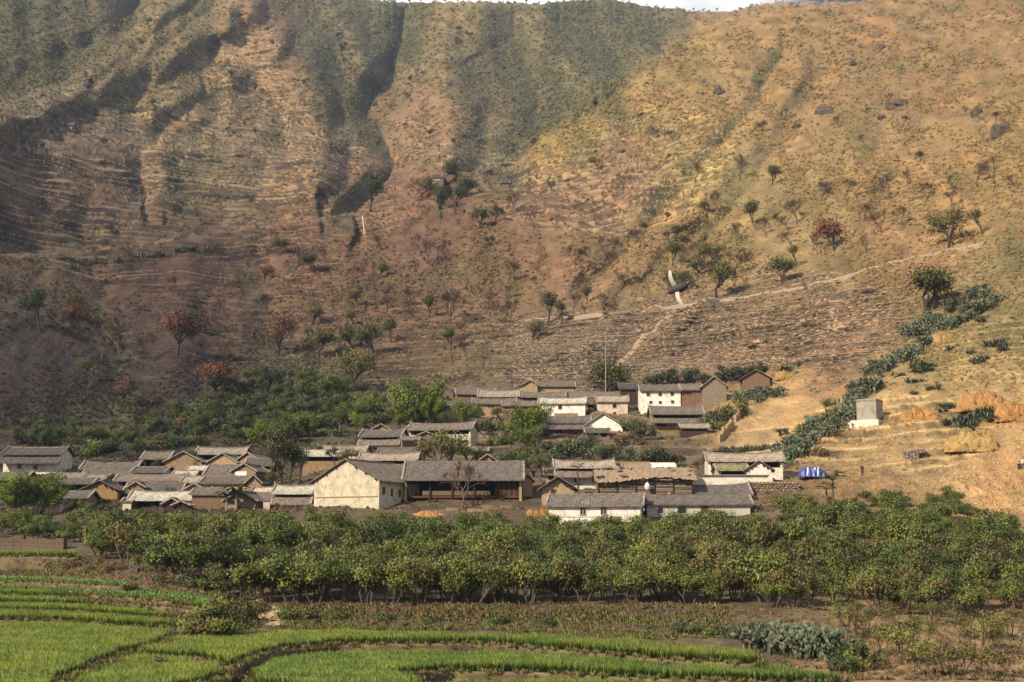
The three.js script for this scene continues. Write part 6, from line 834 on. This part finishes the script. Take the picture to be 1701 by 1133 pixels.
// people
function sdfMesh(bones, cell, mat, colour) {                      // one continuous skin round tapered bones
  const lo = new THREE.Vector3(1e9, 1e9, 1e9), hi = lo.clone().negate(); for (const [a, b, r, s] of bones) for (const p of [a, b]) { lo.min(tmpV.set(p[0] - r * 1.6, p[1] - r * 1.6, p[2] - r * 1.6)); hi.max(tmpV.set(p[0] + r * 1.6, p[1] + r * 1.6, p[2] + r * 1.6)); }
  const size = Math.max(hi.x - lo.x, hi.y - lo.y, hi.z - lo.z) * 1.12, n = Math.min(110, Math.ceil(size / cell)), mc = new MarchingCubes(n, new THREE.MeshBasicMaterial(), false, false, 90000), c = lo.clone().add(hi).multiplyScalar(0.5), half = n / 2;
  const E = new Float64Array(n * n * n), at = (i, o) => o + (i - half) / half * size / 2, cellOf = (x, o) => (x - o) / size * 2 * half + half;
  for (const [a, b, r0, r1] of bones) {
    const m = Math.max(r0, r1) + 0.16, lo3 = [0, 1, 2].map((q) => Math.max(0, Math.floor(cellOf(Math.min(a[q], b[q]) - m, [c.x, c.y, c.z][q])))), hi3 = [0, 1, 2].map((q) => Math.min(n - 1, Math.ceil(cellOf(Math.max(a[q], b[q]) + m, [c.x, c.y, c.z][q])))), ux = b[0] - a[0], uy = b[1] - a[1], uz = b[2] - a[2], uu = ux * ux + uy * uy + uz * uz + 1e-9;
    for (let k = lo3[2]; k <= hi3[2]; k++) for (let j = lo3[1]; j <= hi3[1]; j++) for (let i = lo3[0]; i <= hi3[0]; i++) { const x = at(i, c.x) - a[0], y = at(j, c.y) - a[1], z = at(k, c.z) - a[2], t = clamp((x * ux + y * uy + z * uz) / uu); E[i + j * n + k * n * n] += Math.exp(-(Math.hypot(x - ux * t, y - uy * t, z - uz * t) - mix(r0, r1, t)) * 42); }
  }
  for (let i = 0; i < E.length; i++) mc.field[i] = Math.max(-0.3, Math.log(E[i] + 1e-30) / 42);
  mc.isolation = 0; mc.update(); const m = mc.count, pos = new Float32Array(m * 3), nor = new Float32Array(m * 3), col = new Float32Array(m * 3); for (let i = 0; i < m; i++) { for (let q = 0; q < 3; q++) { pos[3 * i + q] = mc.positionArray[3 * i + q] * size / 2 + [c.x, c.y, c.z][q]; nor[3 * i + q] = mc.normalArray[3 * i + q]; } col.set(colour(pos[3 * i], pos[3 * i + 1], pos[3 * i + 2]), 3 * i); }
  const g = new THREE.BufferGeometry(); g.setAttribute('position', new THREE.BufferAttribute(pos, 3)); g.setAttribute('normal', new THREE.BufferAttribute(nor, 3)); g.setAttribute('color', new THREE.BufferAttribute(col, 3)); return g;
}
function person(label, p, turn, pose, shirt, trousers, sc = 1) {
  const g = base('person', label, 'person', p, turn), sit = pose === 'sit', hip = sit ? 0.22 : 0.86, skin = [0.32, 0.19, 0.12], bones = []; const lean = sit ? 0.2 : 0.03;
  const neck = [0, hip + 0.52, lean * 0.8], head = [0, hip + 0.72, lean + 0.02]; bones.push([[0, hip, 0], [0, hip + 0.3, lean * 0.4], 0.145, 0.15], [[0, hip + 0.3, lean * 0.4], neck, 0.155, 0.12], [neck, head, 0.052, 0.06], [[0, hip + 0.69, lean + 0.01], [0, hip + 0.78, lean + 0.005], 0.083, 0.092], [[0, hip + 0.7, lean + 0.09], [0, hip + 0.71, lean + 0.115], 0.016, 0.014]);
  for (const s of [-1, 1]) { const sh = [s * 0.18, hip + 0.48, lean * 0.7], el = sit ? [s * 0.25, hip + 0.24, 0.22] : [s * 0.25, hip + 0.2, -0.02], wr = sit ? [s * 0.12, hip + 0.16, 0.42] : [s * 0.25, hip - 0.04, 0.07]; bones.push([neck, sh, 0.07, 0.07], [sh, el, 0.06, 0.046], [el, wr, 0.044, 0.032]); const hand = [wr[0], wr[1] - 0.06, wr[2] + 0.03]; bones.push([wr, hand, 0.034, 0.036]); for (let f = 0; f < 4; f++) bones.push([[hand[0] - 0.027 + f * 0.018, hand[1], hand[2]], [hand[0] - 0.03 + f * 0.02, hand[1] - [0.07, 0.085, 0.08, 0.062][f], hand[2] + 0.03], 0.01, 0.008]); bones.push([[hand[0] - s * 0.03, hand[1] + 0.03, hand[2]], [hand[0] - s * 0.055, hand[1] - 0.03, hand[2] + 0.03], 0.011, 0.009]);
    const h = [s * 0.09, hip - 0.02, 0], kn = sit ? [s * 0.16, 0.42, 0.34] : [s * 0.1, hip * 0.52, 0.03], an = sit ? [s * 0.13, 0.08, 0.26] : [s * 0.1, 0.08, -0.01]; bones.push([h, kn, 0.092, 0.062], [kn, an, 0.06, 0.042], [an, [an[0] + s * 0.02, 0.045, an[2] + 0.15], 0.045, 0.036]); }
  part('body', sdfMesh(bones, 0.018, null, (x, y, z) => y > hip + 0.58 ? skin : Math.hypot(x, z) > 0.2 && Math.abs(y - hip + 0.1) < 0.09 && !sit ? skin : y > hip + 0.02 ? shirt : y > 0.1 ? trousers : [0.03, 0.025, 0.02]), new THREE.MeshStandardMaterial({ vertexColors: true, roughness: 0.85 }), g);
  const hair = new THREE.SphereGeometry(0.108, 14, 10, 0, TAU, 0, 1.75); hair.scale(1, 1.05, 1.08); hair.rotateX(-0.45); hair.translate(0, hip + 0.785, lean - 0.012); part('hair', hair, std([0.012, 0.01, 0.009]), g); for (const s of [-1, 1]) part('eye', new THREE.SphereGeometry(0.011, 6, 5).translate(s * 0.034, hip + 0.755, lean + 0.083), std([0.01, 0.008, 0.008]), g); g.scale.setScalar(sc); return g;
}
{ const onRoad = (px, d = 192) => { const p = pt(px, 790, d); p.y = groundY(p.x, p.z); return p; };
  person('person standing in dark red clothes on the road before the orange bank', onRoad(1432.5), 0.4, 'stand', [0.14, 0.02, 0.03], [0.05, 0.015, 0.02]);
  person('person in a dark jacket sitting by the road right of the blue tarpaulin', onRoad(1390), -0.3, 'sit', [0.05, 0.03, 0.03], [0.04, 0.035, 0.04], 1.1);
  person('person sitting in dark clothes on the road at the right edge', onRoad(1693), 0.2, 'sit', [0.03, 0.025, 0.03], [0.03, 0.03, 0.035], 1.1);
  person('person in a pale shirt at the very right edge of the road', onRoad(1700.5), -0.2, 'stand', [0.55, 0.5, 0.46], [0.1, 0.05, 0.04]);
  for (const [x, c, l] of [[1379, M.whiteBright, 'small white bag on the road between the tarpaulin and the sitting person'], [1397, M.concrete, 'small grey bag on the road right of the sitting person']]) { const q = base('bag', l, 'bag', onRoad(x, 191.4), 0.4), k = new THREE.SphereGeometry(0.3, 9, 7); k.scale(1.1, 0.75, 0.7); k.translate(0, 0.18, 0); part('sack', k, c, q); part('knot', tube([0, 0.38, 0], [0.04, 0.52, 0], 0.05, 0.1, 6), c, q); } }
// goats at the edge of the field
function goat(label, p, turn, col, sc = 1, graze) {
  const g = base('goat', label, 'goat', p, turn), H = graze ? [0.62, 0.3, 0] : [0.62, 0.92, 0], bones = [[[-0.36, 0.58, 0], [0.02, 0.56, 0], 0.165, 0.17], [[0.02, 0.56, 0], [0.3, 0.57, 0], 0.17, 0.16], [[0.3, 0.62, 0], [0.5, graze ? 0.5 : 0.8, 0], 0.11, 0.075], [[0.5, graze ? 0.5 : 0.8, 0], H, 0.072, 0.07], [H, [H[0] + 0.13, H[1] - 0.09, 0], 0.068, 0.038], [[-0.46, 0.66, 0], [-0.56, 0.72, 0], 0.035, 0.015]];
  for (const s of [-1, 1]) { bones.push([[0.27, 0.52, s * 0.09], [0.28, 0.28, s * 0.09], 0.06, 0.036], [[0.28, 0.28, s * 0.09], [0.27, 0.02, s * 0.09], 0.034, 0.028], [[-0.36, 0.52, s * 0.1], [-0.29, 0.36, s * 0.1], 0.09, 0.05], [[-0.29, 0.36, s * 0.1], [-0.42, 0.24, s * 0.1], 0.046, 0.032], [[-0.42, 0.24, s * 0.1], [-0.4, 0.02, s * 0.1], 0.031, 0.028], [[H[0] - 0.04, H[1] + 0.04, s * 0.05], [H[0] - 0.08, H[1] + 0.03, s * 0.15], 0.024, 0.014], [[H[0] - 0.03, H[1] + 0.06, s * 0.03], [H[0] - 0.12, H[1] + 0.18, s * 0.05], 0.02, 0.008]); }
  part('body', sdfMesh(bones, 0.018, null, () => col), new THREE.MeshStandardMaterial({ vertexColors: true, roughness: 0.95 }), g); g.scale.setScalar(sc); return g;
}
{ const at = (x) => { const p = onPlane(x, 1050, -7.1); p.y = EYE - 7.0; return p; }; for (const [x, tr, c, l] of [[308, 0.3, [0.42, 0.22, 0.04], 'tawny goat at the upper edge of the round field'], [315, 2.6, [0.4, 0.2, 0.04], 'second tawny goat, partly behind the first at the field edge'], [332, 1.9, [0.62, 0.6, 0.55], 'white goat with its head raised at the field edge'], [341, 0.2, [0.6, 0.58, 0.52], 'white goat standing side-on at the field edge']]) { const p = pt(x, 1046, 103.5); p.y = Math.max(p.y - 0.0, groundY(p.x, p.z)); goat(l, p, tr, c, 1.25, x === 315); } }
// birds
{ const bird = (label, p, turn, roll, pitch, span, dark, pale) => { const g = base('bird', label, 'bird', p, 0), list = [], cols = []; const pushG = (q, c) => { const f = plain(q).deleteAttribute('uv'), n = f.attributes.position.count; f.setAttribute('color', new THREE.Float32BufferAttribute(Array.from({ length: n }, () => c).flat(), 3)); list.push(f); };
    const prof = [[0.001, -0.2], [0.045, -0.16], [0.085, -0.06], [0.09, 0.03], [0.068, 0.1], [0.045, 0.135], [0.05, 0.16], [0.042, 0.185], [0.014, 0.2], [0.001, 0.225]].map((q) => new THREE.Vector2(...q)); const b = new THREE.LatheGeometry(prof, 14); b.rotateX(Math.PI / 2); pushG(b, dark);
    for (const s of [-1, 1]) { const N = 8, pos = [], idx = []; for (let i = 0; i <= N; i++) { const t = i / N, x = s * (0.03 + t * span / 2), chord = 0.082 * (1 - 0.25 * t) * (t > 0.75 ? Math.sqrt(Math.max(0.02, 1 - (t - 0.75) / 0.25)) : 1), lead = 0.07 + 0.03 * Math.sin(t * 2.2) - 0.07 * t * t, y = 0.03 + 0.1 * Math.sin(t * 2.4) * 0.8, th = 0.012 * (1 - t) + 0.003; pos.push(x, y + th, lead - chord * 0.3, x, y, lead, x, y - th, lead - chord * 0.3, x, y, lead - chord); } for (let i = 0; i < N; i++) for (let j = 0; j < 4; j++) { const a = i * 4 + j, c = i * 4 + (j + 1) % 4; idx.push(a, c, a + 4, c, c + 4, a + 4); } const w = new THREE.BufferGeometry(); w.setAttribute('position', new THREE.Float32BufferAttribute(pos, 3)); w.setIndex(idx); const f = w.toNonIndexed(); f.computeVertexNormals(); f.setAttribute('color', new THREE.Float32BufferAttribute(Array.from({ length: f.attributes.position.count }, () => pale).flat(), 3)); list.push(f); }
    const tail = []; for (let i = 0; i < 5; i++) { const a = (i - 2) * 0.16, q = new THREE.BoxGeometry(0.03, 0.006, 0.16); q.translate(0, 0, -0.08); q.rotateY(a); q.translate(0, 0, -0.16); pushG(q, dark); } const bk = new THREE.ConeGeometry(0.01, 0.035, 5); bk.rotateX(Math.PI / 2); bk.translate(0, -0.004, 0.235); pushG(bk, [0.1, 0.08, 0.05]);
    const m = part('body', mergeGeometries(list), new THREE.MeshStandardMaterial({ vertexColors: true, roughness: 0.7, side: THREE.DoubleSide }), g); const Zf = new THREE.Vector3(...turn).normalize(), Xw = new THREE.Vector3(...roll), Yu = Zf.clone().cross(Xw).normalize(); g.quaternion.setFromRotationMatrix(new THREE.Matrix4().makeBasis(Yu.clone().cross(Zf), Yu, Zf)); return g; };
  bird('dark bird with pale wings flying in mid-air before the terraced slope', pt(1127, 479, 23), [-0.8, -0.3, -0.35], [0.36, -0.92, 0.12], 0, 0.66, [0.035, 0.03, 0.03], [0.46, 0.4, 0.33]);
  bird('small dark bird flying low over the round wheat field', pt(264, 1096, 52), [-0.9, 0.1, -0.4], [0.3, 0.2, 0.93], 0, 0.4, [0.03, 0.026, 0.024], [0.03, 0.026, 0.024]); }

// ---------------------------------------------------------------- telling alike things apart
{ const groups = new Map(); for (const o of scene.children) if (o.userData.group) { if (!groups.has(o.userData.group)) groups.set(o.userData.group, []); groups.get(o.userData.group).push(o); }
  const ORD = 'first second third fourth fifth sixth seventh eighth ninth tenth eleventh twelfth thirteenth fourteenth fifteenth sixteenth seventeenth eighteenth nineteenth twentieth'.split(' ');
  for (const list of groups.values()) { if (list.length < 2 || list.length > 20) continue; list.sort((a, b) => pix(a.position)[0] - pix(b.position)[0]); list.forEach((o, i) => { o.userData.label += i === 0 ? ', leftmost' : i === list.length - 1 ? ', rightmost' : ', ' + ORD[i] + ' from left'; }); } }
renderer.render(scene, camera);
